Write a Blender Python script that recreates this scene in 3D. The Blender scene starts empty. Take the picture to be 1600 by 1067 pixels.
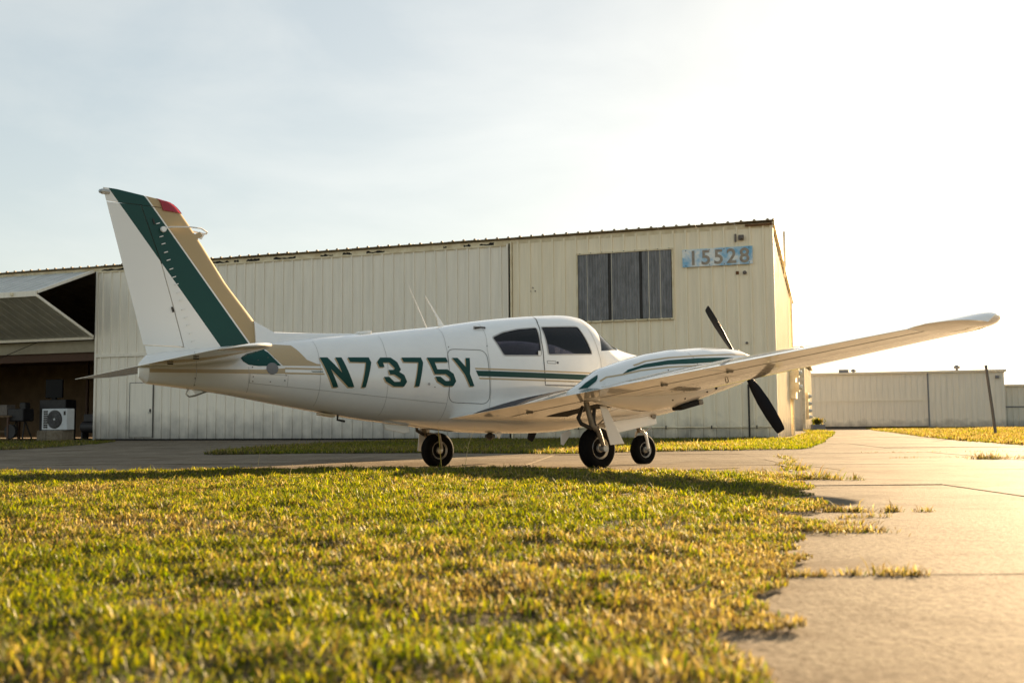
import bpy, bmesh, math, random
import numpy as np
from mathutils import Matrix, Vector
from mathutils.geometry import tessellate_polygon

R = math.radians
sc = bpy.context.scene
COL = sc.collection
random.seed(7)
rng = np.random.default_rng(11)

# ------------------------------------------------------------------ camera
CAM_Z = .548
PITCH, ROLL = .0755, -.0084
cam_data = bpy.data.cameras.new('camera')
cam_data.sensor_width = 36
cam_data.lens = 36 * 1620.4 / 1600
cam_data.clip_start = .05
cam_data.clip_end = 5000
cam_data.dof.use_dof = True
cam_data.dof.focus_distance = 11.0
cam_data.dof.aperture_fstop = 5.6
cam = bpy.data.objects.new('camera', cam_data)
COL.objects.link(cam)
cp, sp, cr, sr = math.cos(PITCH), math.sin(PITCH), math.cos(ROLL), math.sin(ROLL)
fw = Vector((0, cp, sp)); up0 = Vector((0, -sp, cp)); rt0 = Vector((1, 0, 0))
rt = cr * rt0 + sr * up0
up = -sr * rt0 + cr * up0
m = Matrix((rt, up, -fw)).transposed().to_4x4()
m.translation = (0, 0, CAM_Z)
cam.matrix_world = m
sc.camera = cam

# ------------------------------------------------------------------ sky and sun
SUN_AZ, SUN_EL = R(33), R(14.6)          # clockwise from +Y, above the horizon
SKY_STRENGTH, SUN_STRENGTH, EXPOSURE = .083, 5.0, 2.3
w = bpy.data.worlds.new('World')
sc.world = w
w.use_nodes = True
nt = w.node_tree
nt.nodes.clear()
wo = nt.nodes.new('ShaderNodeOutputWorld')
bg = nt.nodes.new('ShaderNodeBackground')
sky = nt.nodes.new('ShaderNodeTexSky')
sky.sky_type = 'NISHITA'
sky.sun_disc = False
sky.sun_elevation = SUN_EL
sky.sun_rotation = SUN_AZ
sky.altitude = 0
sky.air_density = 1.0
sky.dust_density = 1.0
sky.ozone_density = 1.0
bg.inputs['Strength'].default_value = SKY_STRENGTH
# thin high cloud: a soft veil everywhere, thicker in wisps
tc = nt.nodes.new('ShaderNodeTexCoord')
mp = nt.nodes.new('ShaderNodeMapping')
mp.inputs['Scale'].default_value = (1.0, 1.0, 2.6)
nz = nt.nodes.new('ShaderNodeTexNoise')
nz.inputs['Scale'].default_value = 2.6
nz.inputs['Detail'].default_value = 9
nz.inputs['Roughness'].default_value = .56
nz.inputs['Distortion'].default_value = .35
rp = nt.nodes.new('ShaderNodeValToRGB')
rp.color_ramp.elements[0].position = .44
rp.color_ramp.elements[0].color = (0, 0, 0, 1)
rp.color_ramp.elements[1].position = .78
rp.color_ramp.elements[1].color = (1, 1, 1, 1)
hsv = nt.nodes.new('ShaderNodeHueSaturation')
hsv.inputs['Saturation'].default_value = .95
hsv.inputs['Value'].default_value = 1.0
cl = nt.nodes.new('ShaderNodeHueSaturation')
cl.inputs['Saturation'].default_value = .45
cl.inputs['Value'].default_value = 1.14
mx = nt.nodes.new('ShaderNodeMix')
mx.data_type = 'RGBA'
L = nt.links.new
L(tc.outputs['Generated'], mp.inputs['Vector'])
L(mp.outputs['Vector'], nz.inputs['Vector'])
L(nz.outputs['Fac'], rp.inputs['Fac'])
# thin haze evens the sky out between the sun's side and the far side
gm = nt.nodes.new('ShaderNodeGamma')
gm.inputs['Gamma'].default_value = .45
L(sky.outputs['Color'], gm.inputs['Color'])
L(gm.outputs['Color'], hsv.inputs['Color'])
L(gm.outputs['Color'], cl.inputs['Color'])
L(rp.outputs['Color'], mx.inputs['Factor'])
L(hsv.outputs['Color'], mx.inputs['A'])
L(cl.outputs['Color'], mx.inputs['B'])
tn = nt.nodes.new('ShaderNodeMix'); tn.data_type = 'RGBA'; tn.blend_type = 'MULTIPLY'; tn.inputs['Factor'].default_value = 1
tn.inputs['B'].default_value = (1.0, .995, .935, 1)      # pale haze colour
L(mx.outputs['Result'], tn.inputs['A'])
L(tn.outputs['Result'], bg.inputs['Color'])
L(bg.outputs['Background'], wo.inputs['Surface'])

sun_data = bpy.data.lights.new('sun', 'SUN')
sun_data.energy = SUN_STRENGTH
sun_data.angle = R(.6)
sun_data.color = (1.0, .72, .42)
sun = bpy.data.objects.new('sun', sun_data)
COL.objects.link(sun)
sdir = Vector((math.sin(SUN_AZ) * math.cos(SUN_EL), math.cos(SUN_AZ) * math.cos(SUN_EL), math.sin(SUN_EL)))
sun.rotation_euler = sdir.to_track_quat('Z', 'Y').to_euler()
sun.location = (20, 30, 20)

vs = sc.view_settings
vs.view_transform = 'Standard'
vs.look = 'None'
vs.exposure = EXPOSURE
vs.gamma = 1
sc.cycles.max_bounces = 8
sc.cycles.use_denoising = True

# ------------------------------------------------------------------ materials
def nodes_of(name):
    mt = bpy.data.materials.new(name)
    mt.use_nodes = True
    return mt, mt.node_tree, mt.node_tree.nodes['Principled BSDF']

def mat(name, col, rough=.5, metal=0., var=.0, vscale=6., col2=None, bump=0., bscale=60., coat=0., spec=.5, stretch=(1, 1, 1), trans=0.):
    """principled material: two colours mixed by noise, fine relief"""
    mt, t, b = nodes_of(name)
    b.inputs['Roughness'].default_value = rough
    b.inputs['Metallic'].default_value = metal
    b.inputs['Coat Weight'].default_value = coat
    b.inputs['Coat Roughness'].default_value = .035
    b.inputs['Specular IOR Level'].default_value = spec
    b.inputs['Transmission Weight'].default_value = trans
    c = (*col, 1)
    tcn = t.nodes.new('ShaderNodeTexCoord')
    mpn = t.nodes.new('ShaderNodeMapping')
    mpn.inputs['Scale'].default_value = stretch
    t.links.new(tcn.outputs['Object'], mpn.inputs['Vector'])
    if var > 0 or col2:
        n = t.nodes.new('ShaderNodeTexNoise')
        n.inputs['Scale'].default_value = vscale
        n.inputs['Detail'].default_value = 8
        n.inputs['Roughness'].default_value = .62
        t.links.new(mpn.outputs['Vector'], n.inputs['Vector'])
        r = t.nodes.new('ShaderNodeValToRGB')
        r.color_ramp.elements[0].position = .35
        r.color_ramp.elements[1].position = .68
        c2 = col2 if col2 else tuple(v * (1 - var) for v in col)
        r.color_ramp.elements[0].color = (*c2, 1)
        r.color_ramp.elements[1].color = c
        t.links.new(n.outputs['Fac'], r.inputs['Fac'])
        t.links.new(r.outputs['Color'], b.inputs['Base Color'])
    else:
        b.inputs['Base Color'].default_value = c
    if bump > 0:
        n2 = t.nodes.new('ShaderNodeTexNoise')
        n2.inputs['Scale'].default_value = bscale
        n2.inputs['Detail'].default_value = 6
        t.links.new(mpn.outputs['Vector'], n2.inputs['Vector'])
        bp = t.nodes.new('ShaderNodeBump')
        bp.inputs['Strength'].default_value = bump
        bp.inputs['Distance'].default_value = .02
        t.links.new(n2.outputs['Fac'], bp.inputs['Height'])
        t.links.new(bp.outputs['Normal'], b.inputs['Normal'])
    return mt

def sheet_metal(name, col, dirt, dirt_top, rough=.45):
    """painted metal sheet: faint vertical streaks, soil splashed up from the ground"""
    mt, t, b = nodes_of(name)
    b.inputs['Roughness'].default_value = rough
    N = t.nodes.new
    g = N('ShaderNodeNewGeometry')
    s = N('ShaderNodeSeparateXYZ')
    t.links.new(g.outputs['Position'], s.inputs[0])
    mpn = N('ShaderNodeMapping')
    mpn.inputs['Scale'].default_value = (5, 5, .35)
    t.links.new(g.outputs['Position'], mpn.inputs['Vector'])
    n = N('ShaderNodeTexNoise')
    n.inputs['Scale'].default_value = 1.6
    n.inputs['Detail'].default_value = 9
    n.inputs['Roughness'].default_value = .65
    t.links.new(mpn.outputs['Vector'], n.inputs['Vector'])
    r = N('ShaderNodeValToRGB')
    r.color_ramp.elements[0].position = .25
    r.color_ramp.elements[1].position = .62
    r.color_ramp.elements[0].color = (*[v * .86 for v in col], 1)
    r.color_ramp.elements[1].color = (*col, 1)
    t.links.new(n.outputs['Fac'], r.inputs['Fac'])
    n2 = N('ShaderNodeTexNoise')
    n2.inputs['Scale'].default_value = 2.2
    n2.inputs['Detail'].default_value = 7
    t.links.new(g.outputs['Position'], n2.inputs['Vector'])
    # soil: noise-wobbled height
    a = N('ShaderNodeMath'); a.operation = 'MULTIPLY_ADD'
    t.links.new(n2.outputs['Fac'], a.inputs[0]); a.inputs[1].default_value = -1.1
    t.links.new(s.outputs['Z'], a.inputs[2])
    mr = N('ShaderNodeMapRange')
    mr.inputs['From Min'].default_value = -.75
    mr.inputs['From Max'].default_value = dirt_top - .55
    mr.inputs['To Min'].default_value = .85
    mr.inputs['To Max'].default_value = 0.
    t.links.new(a.outputs[0], mr.inputs['Value'])
    mx_ = N('ShaderNodeMix'); mx_.data_type = 'RGBA'
    t.links.new(mr.outputs['Result'], mx_.inputs['Factor'])
    t.links.new(r.outputs['Color'], mx_.inputs['A'])
    mx_.inputs['B'].default_value = (*dirt, 1)
    t.links.new(mx_.outputs['Result'], b.inputs['Base Color'])
    bp = N('ShaderNodeBump'); bp.inputs['Strength'].default_value = .25; bp.inputs['Distance'].default_value = .02
    n3 = N('ShaderNodeTexNoise'); n3.inputs['Scale'].default_value = 1.7; n3.inputs['Detail'].default_value = 3
    t.links.new(g.outputs['Position'], n3.inputs['Vector'])
    t.links.new(n3.outputs['Fac'], bp.inputs['Height'])
    t.links.new(bp.outputs['Normal'], b.inputs['Normal'])
    return mt

def concrete(name):
    mt, t, b = nodes_of(name)
    N = t.nodes.new
    g = N('ShaderNodeNewGeometry')
    b.inputs['Roughness'].default_value = .8
    b.inputs['Specular IOR Level'].default_value = .02
    big = N('ShaderNodeTexNoise'); big.inputs['Scale'].default_value = .55; big.inputs['Detail'].default_value = 8; big.inputs['Roughness'].default_value = .6
    fine = N('ShaderNodeTexNoise'); fine.inputs['Scale'].default_value = 55; fine.inputs['Detail'].default_value = 9; fine.inputs['Roughness'].default_value = .7
    spk = N('ShaderNodeTexVoronoi'); spk.inputs['Scale'].default_value = 70
    for q in (big, fine, spk): t.links.new(g.outputs['Position'], q.inputs['Vector'])
    r = N('ShaderNodeValToRGB')
    r.color_ramp.elements[0].position = .3; r.color_ramp.elements[0].color = (.165, .138, .102, 1)
    r.color_ramp.elements[1].position = .7; r.color_ramp.elements[1].color = (.275, .232, .172, 1)
    t.links.new(big.outputs['Fac'], r.inputs['Fac'])
    r2 = N('ShaderNodeValToRGB')
    r2.color_ramp.elements[0].position = .3; r2.color_ramp.elements[0].color = (.42, .39, .36, 1)
    r2.color_ramp.elements[1].position = .62; r2.color_ramp.elements[1].color = (1.05, 1.05, 1.05, 1)
    t.links.new(fine.outputs['Fac'], r2.inputs['Fac'])
    mu = N('ShaderNodeMix'); mu.data_type = 'RGBA'; mu.blend_type = 'MULTIPLY'; mu.inputs['Factor'].default_value = 1
    t.links.new(r.outputs['Color'], mu.inputs['A']); t.links.new(r2.outputs['Color'], mu.inputs['B'])
    oi = N('ShaderNodeObjectInfo')
    mr = N('ShaderNodeMapRange'); mr.inputs['To Min'].default_value = .86; mr.inputs['To Max'].default_value = 1.08
    t.links.new(oi.outputs['Random'], mr.inputs['Value'])
    sn = N('ShaderNodeTexNoise'); sn.inputs['Scale'].default_value = 1.9; sn.inputs['Detail'].default_value = 10; sn.inputs['Roughness'].default_value = .72; sn.inputs['Distortion'].default_value = 1.2
    t.links.new(g.outputs['Position'], sn.inputs['Vector'])
    r3 = N('ShaderNodeValToRGB')
    r3.color_ramp.elements[0].position = .36; r3.color_ramp.elements[0].color = (.66, .62, .58, 1)
    r3.color_ramp.elements[1].position = .52; r3.color_ramp.elements[1].color = (1, 1, 1, 1)
    t.links.new(sn.outputs['Fac'], r3.inputs['Fac'])
    vs_ = N('ShaderNodeTexVoronoi'); vs_.inputs['Scale'].default_value = 38; vs_.inputs['Randomness'].default_value = 1
    t.links.new(g.outputs['Position'], vs_.inputs['Vector'])
    r4 = N('ShaderNodeValToRGB')
    r4.color_ramp.elements[0].position = .10; r4.color_ramp.elements[0].color = (.55, .5, .46, 1)
    r4.color_ramp.elements[1].position = .22; r4.color_ramp.elements[1].color = (1, 1, 1, 1)
    t.links.new(vs_.outputs['Distance'], r4.inputs['Fac'])
    prev = mu
    for src in (r3, r4):
        q = N('ShaderNodeMix'); q.data_type = 'RGBA'; q.blend_type = 'MULTIPLY'; q.inputs['Factor'].default_value = 1
        t.links.new(prev.outputs['Result'], q.inputs['A']); t.links.new(src.outputs['Color'], q.inputs['B']); prev = q
    hv = N('ShaderNodeHueSaturation')
    t.links.new(prev.outputs['Result'], hv.inputs['Color']); t.links.new(mr.outputs['Result'], hv.inputs['Value'])
    t.links.new(hv.outputs['Color'], b.inputs['Base Color'])
    ad = N('ShaderNodeMath'); ad.operation = 'MULTIPLY_ADD'; ad.inputs[1].default_value = .35
    t.links.new(spk.outputs['Distance'], ad.inputs[0]); t.links.new(fine.outputs['Fac'], ad.inputs[2])
    bp = N('ShaderNodeBump'); bp.inputs['Strength'].default_value = .8; bp.inputs['Distance'].default_value = .007
    t.links.new(ad.outputs[0], bp.inputs['Height']); t.links.new(bp.outputs['Normal'], b.inputs['Normal'])
    return mt

def blade_mat(name):
    """grass blade: colour from the blade's own attribute, light shines through"""
    mt = bpy.data.materials.new(name); mt.use_nodes = True
    t = mt.node_tree; t.nodes.clear(); N = t.nodes.new
    o = N('ShaderNodeOutputMaterial'); at = N('ShaderNodeAttribute'); at.attribute_name = 'tint'
    d = N('ShaderNodeBsdfDiffuse'); tr = N('ShaderNodeBsdfTranslucent'); gl = N('ShaderNodeBsdfGlossy')
    gl.inputs['Roughness'].default_value = .45
    gl.inputs['Color'].default_value = (.6, .6, .5, 1)
    hs = N('ShaderNodeHueSaturation'); hs.inputs['Saturation'].default_value = 1.12; hs.inputs['Value'].default_value = 1.75
    t.links.new(at.outputs['Color'], d.inputs['Color']); t.links.new(at.outputs['Color'], hs.inputs['Color'])
    t.links.new(hs.outputs['Color'], tr.inputs['Color'])
    m1 = N('ShaderNodeMixShader'); m1.inputs[0].default_value = .78
    t.links.new(d.outputs[0], m1.inputs[1]); t.links.new(tr.outputs[0], m1.inputs[2])
    m2 = N('ShaderNodeMixShader'); m2.inputs[0].default_value = .05
    t.links.new(m1.outputs[0], m2.inputs[1]); t.links.new(gl.outputs[0], m2.inputs[2])
    t.links.new(m2.outputs[0], o.inputs['Surface'])
    return mt

def fin_paint(name):
    """white tail with a green band and a tan leading edge, by aircraft x and z"""
    mt, t, b = nodes_of(name)
    b.inputs['Roughness'].default_value = .35
    b.inputs['Specular IOR Level'].default_value = .35
    N = t.nodes.new
    tcn = N('ShaderNodeTexCoord'); s = N('ShaderNodeSeparateXYZ')
    t.links.new(tcn.outputs['Object'], s.inputs[0])
    def line(p, q):
        # x minus the x of the line through p and q at this z
        k = (q[0] - p[0]) / (q[1] - p[1])
        a = N('ShaderNodeMath'); a.operation = 'MULTIPLY_ADD'; a.inputs[1].default_value = -k; a.inputs[2].default_value = k * p[1] - p[0]
        t.links.new(s.outputs['Z'], a.inputs[0])
        c = N('ShaderNodeMath'); c.operation = 'ADD'
        t.links.new(a.outputs[0], c.inputs[0]); t.links.new(s.outputs['X'], c.inputs[1])
        d = N('ShaderNodeMath'); d.operation = 'GREATER_THAN'; d.inputs[1].default_value = 0
        t.links.new(c.outputs[0], d.inputs[0])
        return d.outputs[0]
    cur = None
    W_ = (.80, .79, .755, 1)
    for p, q, col in [((-4.621, 2.618), (-3.562, 1.234), (.0015, .050, .041, 1)), ((-4.301, 2.589), (-3.282, 1.281), W_), ((-4.281, 2.584), (-3.262, 1.282), (.43, .315, .165, 1))]:
        x_ = N('ShaderNodeMix'); x_.data_type = 'RGBA'
        t.links.new(line(p, q), x_.inputs['Factor'])
        if cur is None: x_.inputs['A'].default_value = W_
        else: t.links.new(cur, x_.inputs['A'])
        x_.inputs['B'].default_value = col
        cur = x_.outputs['Result']
    t.links.new(cur, b.inputs['Base Color'])
    return mt

M = {}
M['white'] = mat('white_paint', (.81, .80, .765), .2, var=.07, vscale=2.5, coat=1.0, bump=.045, bscale=2.2)
M['fin'] = fin_paint('tail_paint')
M['green'] = mat('green_paint', (.0015, .050, .041), .45, spec=.25)
M['gold'] = mat('tan_paint', (.43, .315, .165), .32, coat=.4)
M['goldline'] = mat('tan_line_paint', (.46, .34, .19), .35)
M['seam'] = mat('dark_seam', (.10, .095, .085), .7)  # dark grey of seams, door outlines and rivets
M['softseam'] = mat('skin_seam', (.36, .35, .33), .6)
M['black'] = mat('black_paint', (.004, .004, .006), .5, spec=.15)
M['walk'] = mat('black_walkway', (.008, .008, .014), .6, bump=.3, bscale=300)
M['rubber'] = mat('tyre_rubber', (.005, .0048, .0048), .85, var=.4, vscale=9, bump=.1, bscale=90, spec=.12)
M['alloy'] = mat('wheel_alloy', (.55, .54, .50), .38, metal=.7, var=.35, vscale=14)
M['steel'] = mat('gear_steel', (.30, .26, .2), .45, metal=.5, var=.5, vscale=20)
M['dark'] = mat('dark_metal', (.03, .026, .022), .5, metal=.3)
M['red'] = mat('red_lens', (.30, .002, .012), .22, coat=.2)
M['glasslamp'] = mat('lamp_glass', (.35, .4, .42), .12, coat=.8)
M['grey'] = mat('grey_cover', (.17, .17, .175), .6)
M['seat'] = mat('seat_fabric', (.05, .042, .045), .9, var=.3, vscale=20)
M['lining'] = mat('cabin_lining', (.45, .36, .34), .9)

def glass_mat(name, tint, alpha):
    mt = bpy.data.materials.new(name); mt.use_nodes = True
    t = mt.node_tree; t.nodes.clear(); N = t.nodes.new
    o = N('ShaderNodeOutputMaterial'); tp = N('ShaderNodeBsdfTransparent'); tp.inputs['Color'].default_value = (*tint, 1)
    gl = N('ShaderNodeBsdfGlossy'); gl.inputs['Roughness'].default_value = .02
    fr = N('ShaderNodeFresnel'); fr.inputs['IOR'].default_value = alpha
    mxs = N('ShaderNodeMixShader')
    t.links.new(fr.outputs[0], mxs.inputs[0]); t.links.new(tp.outputs[0], mxs.inputs[1]); t.links.new(gl.outputs[0], mxs.inputs[2])
    t.links.new(mxs.outputs[0], o.inputs['Surface'])
    return mt
M['glass'] = glass_mat('tinted_window', (.50, .46, .51), 1.42)
M['wsglass'] = glass_mat('windshield_glass', (.75, .75, .75), 1.5)

CREAM = (.92, .81, .60)
M['sheet'] = sheet_metal('cream_sheet_metal', CREAM, (.16, .15, .135), .55)
M['sheetdoor'] = sheet_metal('hangar_door_sheet', (.88, .81, .68), (.17, .165, .155), 1.0)
M['trim'] = mat('cream_trim', (.84, .75, .54), .5, var=.25, vscale=3, col2=(.62, .50, .30))
M['roof'] = mat('roof_sheet', (.34, .27, .18), .5, metal=.2, var=.4, vscale=2)
M['roofpale'] = mat('pale_roof_sheet', (.72, .64, .5), .5)
M['greysheet'] = mat('grey_corrugated', (.27, .27, .275), .7, var=.4, vscale=10, stretch=(1, 1, .3))
M['hole'] = mat('dark_gap', (.01, .009, .008), .9)
M['farsheet'] = sheet_metal('far_sheet', (.74, .69, .58), (.3, .28, .24), .4)
M['concrete'] = concrete('concrete')
M['blade'] = blade_mat('grass_blades')
M['soil'] = mat('thatch_soil', (.085, .065, .025), .95, vscale=14, col2=(.03, .025, .01), bump=.8, bscale=70)
M['field'] = mat('far_grass', (.16, .15, .05), .95, vscale=2, col2=(.09, .095, .03), bump=.5, bscale=30)
M['crack'] = mat('crack_dirt', (.075, .06, .045), .95, vscale=30, col2=(.035, .03, .02))
M['wood'] = mat('beam_wood', (.11, .05, .025), .7, vscale=5, col2=(.06, .028, .015), stretch=(1, 8, 8))
M['tanwall'] = mat('plywood_wall', (.20, .13, .07), .85, var=.3, vscale=2)
M['leaf_grey'] = mat('door_leaf_grey', (.56, .55, .5), .55, var=.2, vscale=1.5)
M['header'] = mat('header_cream', (.42, .37, .27), .8, var=.2, vscale=2)
M['post'] = mat('weathered_post', (.2, .17, .14), .8, vscale=8, col2=(.12, .1, .085), stretch=(6, 6, .6))
M['signboard'] = None

# ------------------------------------------------------------------ helpers
def link(o, parent=None):
    COL.objects.link(o)
    if parent is not None: o.parent = parent
    return o

def tag(o, label=None, cat=None, group=None, kind=None):
    if label: o['label'] = label
    if cat: o['category'] = cat
    if group: o['group'] = group
    if kind: o['kind'] = kind
    return o

def empty(name, loc=(0, 0, 0), rot=(0, 0, 0)):
    o = bpy.data.objects.new(name, None)
    o.location = loc; o.rotation_euler = rot
    o.empty_display_size = .2
    return link(o)

def mesh(name, V, F, mt, parent=None, smooth=False, bevel=0.):
    me = bpy.data.meshes.new(name)
    me.from_pydata([tuple(v) for v in V], [], [tuple(f) for f in F])
    bm = bmesh.new(); bm.from_mesh(me)
    bmesh.ops.recalc_face_normals(bm, faces=bm.faces)
    bm.to_mesh(me); bm.free()
    if smooth:
        me.polygons.foreach_set('use_smooth', [True] * len(me.polygons))
        me.set_sharp_from_angle(angle=R(35))
    if mt: me.materials.append(mt)
    o = bpy.data.objects.new(name, me)
    link(o, parent)
    if bevel > 0:
        bv = o.modifiers.new('bevel', 'BEVEL'); bv.width = bevel; bv.segments = 2; bv.limit_method = 'ANGLE'
    return o

class MB:
    """collects simple solids into one mesh"""
    def __init__(s): s.V = []; s.F = []
    def add(s, V, F):
        k = len(s.V); s.V += [tuple(v) for v in V]; s.F += [tuple(i + k for i in f) for f in F]; return s
    def box(s, c, d, rot=None):
        x, y, z = [q / 2 for q in d]
        P = [(-x, -y, -z), (x, -y, -z), (x, y, -z), (-x, y, -z), (-x, -y, z), (x, -y, z), (x, y, z), (-x, y, z)]
        if rot is not None: P = [rot @ Vector(p) for p in P]
        return s.add([(p[0] + c[0], p[1] + c[1], p[2] + c[2]) for p in P],
                     [(0, 3, 2, 1), (4, 5, 6, 7), (0, 1, 5, 4), (1, 2, 6, 5), (2, 3, 7, 6), (3, 0, 4, 7)])
    def tube(s, pts, r, n=10, cap=True):
        pts = [Vector(p) for p in pts]; rs = r if isinstance(r, (list, tuple)) else [r] * len(pts)
        V = []; F = []; ref = None
        for i, p in enumerate(pts):
            d = (pts[min(i + 1, len(pts) - 1)] - pts[max(i - 1, 0)]).normalized()
            if ref is None: ref = Vector((0, 0, 1)) if abs(d.z) < .9 else Vector((1, 0, 0))
            a = d.cross(ref).normalized(); b = d.cross(a).normalized(); ref = a.cross(d)
            for k in range(n):
                t = 2 * math.pi * k / n
                V.append(p + rs[i] * (math.cos(t) * a + math.sin(t) * b))
        for i in range(len(pts) - 1):
            for k in range(n):
                F.append((i * n + k, i * n + (k + 1) % n, (i + 1) * n + (k + 1) % n, (i + 1) * n + k))
        if cap: F += [tuple(range(n))[::-1], tuple((len(pts) - 1) * n + k for k in range(n))]
        return s.add(V, F)
    def lathe(s, prof, c, axis='y', n=32):
        """prof: (distance along axis, radius)"""
        V = []; F = []
        for (h, r) in prof:
            for k in range(n):
                t = 2 * math.pi * k / n; a, b = r * math.cos(t), r * math.sin(t)
                q = {'x': (h, a, b), 'y': (a, h, b), 'z': (a, b, h)}[axis]
                V.append((q[0] + c[0], q[1] + c[1], q[2] + c[2]))
        for i in range(len(prof) - 1):
            for k in range(n):
                F.append((i * n + k, i * n + (k + 1) % n, (i + 1) * n + (k + 1) % n, (i + 1) * n + k))
        F += [tuple(range(n)), tuple((len(prof) - 1) * n + k for k in range(n))]
        return s.add(V, F)
    def prism(s, poly, y0, y1):
        """outline in (x, z) pushed from y0 to y1"""
        n = len(poly)
        V = [(x, y0, z) for x, z in poly] + [(x, y1, z) for x, z in poly]
        return s.add(V, [tuple(range(n)), tuple(range(n, 2 * n))[::-1]] + [(i, (i + 1) % n, n + (i + 1) % n, n + i) for i in range(n)])
    def loft(s, rings, close=True, caps=True):
        n = len(rings[0]); V = [p for r in rings for p in r]; F = []
        for i in range(len(rings) - 1):
            for k in range(n if close else n - 1):
                F.append((i * n + k, i * n + (k + 1) % n, (i + 1) * n + (k + 1) % n, (i + 1) * n + k))
        if caps: F += [tuple(range(n)), tuple((len(rings) - 1) * n + k for k in range(n))]
        return s.add(V, F)
    def build(s, name, mt, parent=None, smooth=False, bevel=0.):
        return mesh(name, s.V, s.F, mt, parent, smooth, bevel)

def fill_poly(poly, step=.05):
    """triangulated outline with inner detail: list of 2-D points and triangles"""
    bm = bmesh.new()
    vs_ = [bm.verts.new((p[0], p[1], 0)) for p in poly]
    for a, b, c in tessellate_polygon([[Vector((p[0], p[1], 0)) for p in poly]]):
        try: bm.faces.new((vs_[a], vs_[b], vs_[c]))
        except ValueError: pass
    for _ in range(6):
        long = [e for e in bm.edges if e.calc_length() > step]
        if not long: break
        bmesh.ops.subdivide_edges(bm, edges=long, cuts=1)
        bmesh.ops.triangulate(bm, faces=bm.faces)
    bm.verts.index_update()
    P = [(v.co.x, v.co.y) for v in bm.verts]; T = [tuple(v.index for v in f.verts) for f in bm.faces]
    bm.free()
    return P, T

def thicken(P, T, fn, d=.003):
    """skin patch with a little thickness: fn(p, offset) gives the 3-D point"""
    n = len(P); cnt = {}
    for t in T:
        for i in range(3):
            e = (t[i], t[(i + 1) % 3]); cnt[e] = cnt.get(e, 0) + 1
    V = [fn(p, d) for p in P] + [fn(p, -.004) for p in P]
    F = list(T) + [tuple(n + i for i in t[::-1]) for t in T]
    for (a, b) in cnt:
        if (b, a) not in cnt: F.append((b, a, n + a, n + b))
    return V, F

# ------------------------------------------------------------------ ground
GP = [(-400, .30), (0, .262), (10, .062), (10.97, .038), (12.136, 0), (13.4, -.036), (20, -.09), (42, -.09), (70, -.25), (3000, -.25)]
GY = np.array([a for a, b in GP]); GZ = np.array([b for a, b in GP])
def gz(y): return float(np.interp(y, GY, GZ))

def vnoise(x, y, seed=0):
    """smooth value noise on numpy arrays, 0..1"""
    def h(i, j):
        q = (i * 374761393 + j * 668265263 + seed * 1442695041) & 0x7fffffff
        q = ((q ^ (q >> 13)) * 1274126177) & 0x7fffffff
        return ((q ^ (q >> 16)) & 0xffff) / 65535.
    xi = np.floor(x).astype(np.int64); yi = np.floor(y).astype(np.int64)
    fx = x - xi; fy = y - yi
    fx = fx * fx * (3 - 2 * fx); fy = fy * fy * (3 - 2 * fy)
    return (h(xi, yi) * (1 - fx) + h(xi + 1, yi) * fx) * (1 - fy) + (h(xi, yi + 1) * (1 - fx) + h(xi + 1, yi + 1) * fx) * fy

def inside(px, py, poly):
    r = np.zeros(px.shape, bool); n = len(poly); j = n - 1
    for i in range(n):
        xi, yi = poly[i]; xj, yj = poly[j]
        c = ((yi > py) != (yj > py)) & (px < (xj - xi) * (py - yi) / (yj - yi + 1e-12) + xi)
        r ^= c; j = i
    return r

def sheet(name, xs, ys, dz, mt, parent=None):
    V = []; F = []; nx = len(xs)
    for y in ys:
        for x in xs: V.append((x, y, gz(y) + dz))
    for j in range(len(ys) - 1):
        for i in range(nx - 1):
            F.append((j * nx + i, j * nx + i + 1, (j + 1) * nx + i + 1, (j + 1) * nx + i))
    return mesh(name, V, F, mt, parent)
ground = sheet('ground', [-2500, -400, -80, -30, 0, 30, 80, 400, 2500],
               [-400, -60, 0, 10, 10.97, 12.136, 13.4, 16, 20, 30, 42, 70, 200, 3000], -.075, M['field'])
tag(ground, 'flat dry grassland of the airfield', kind='structure')

# hangar frame: right front corner, direction along the wall to the left, and away from the camera
HA = np.array([7.886, 31.174]); HD = np.array([-.9453, .3262]); HN = np.array([.3262, .9453])
HZ = -.09
def hw(s, o, h): p = HA + HD * s - HN * o; return (float(p[0]), float(p[1]), HZ + h)

lawn_edge = [(-30, 10.5), (-9, 10.35), (-6, 10.25), (-4, 10.15), (-2.4, 10.15), (-1.2, 10.25), (-.5, 10.2), (.1, 9.95), (.6, 9.6), (1.0, 9.25), (1.3, 9.0), (1.45, 8.7),
             (1.62, 8.4), (1.95, 8.0), (2.05, 7.3), (1.7, 6.8), (1.72, 6.2), (1.5, 5.4), (1.32, 4.75), (1.26, 4.2), (1.0, 3.75), (1.02, 3.3), (.8, 2.95), (.66, 2.6), (.57, 2.3),
             (.53, 2.12), (.45, 1.9), (.41, 1.7), (.38, 1.5), (.35, 1.27), (.24, .6), (.1, -.5), (0, -3)]
def ragged(path, step, amp, seed):
    r = random.Random(seed); out = []
    for (x0, y0), (x1, y1) in zip(path, path[1:]):
        n = max(1, int(math.hypot(x1 - x0, y1 - y0) / step)); q = math.hypot(x1 - x0, y1 - y0)
        for k in range(n):
            t = k / n; j = r.uniform(-amp, amp) * (r.random() ** .5)
            out.append((x0 + (x1 - x0) * t - (y1 - y0) / q * j, y0 + (y1 - y0) * t + (x1 - x0) / q * j))
    return out + [path[-1]]
lawn_edge = lawn_edge[:1] + ragged(lawn_edge[1:], .10, .05, 5)
lawn_poly = lawn_edge + [(-30, -3)]
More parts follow.
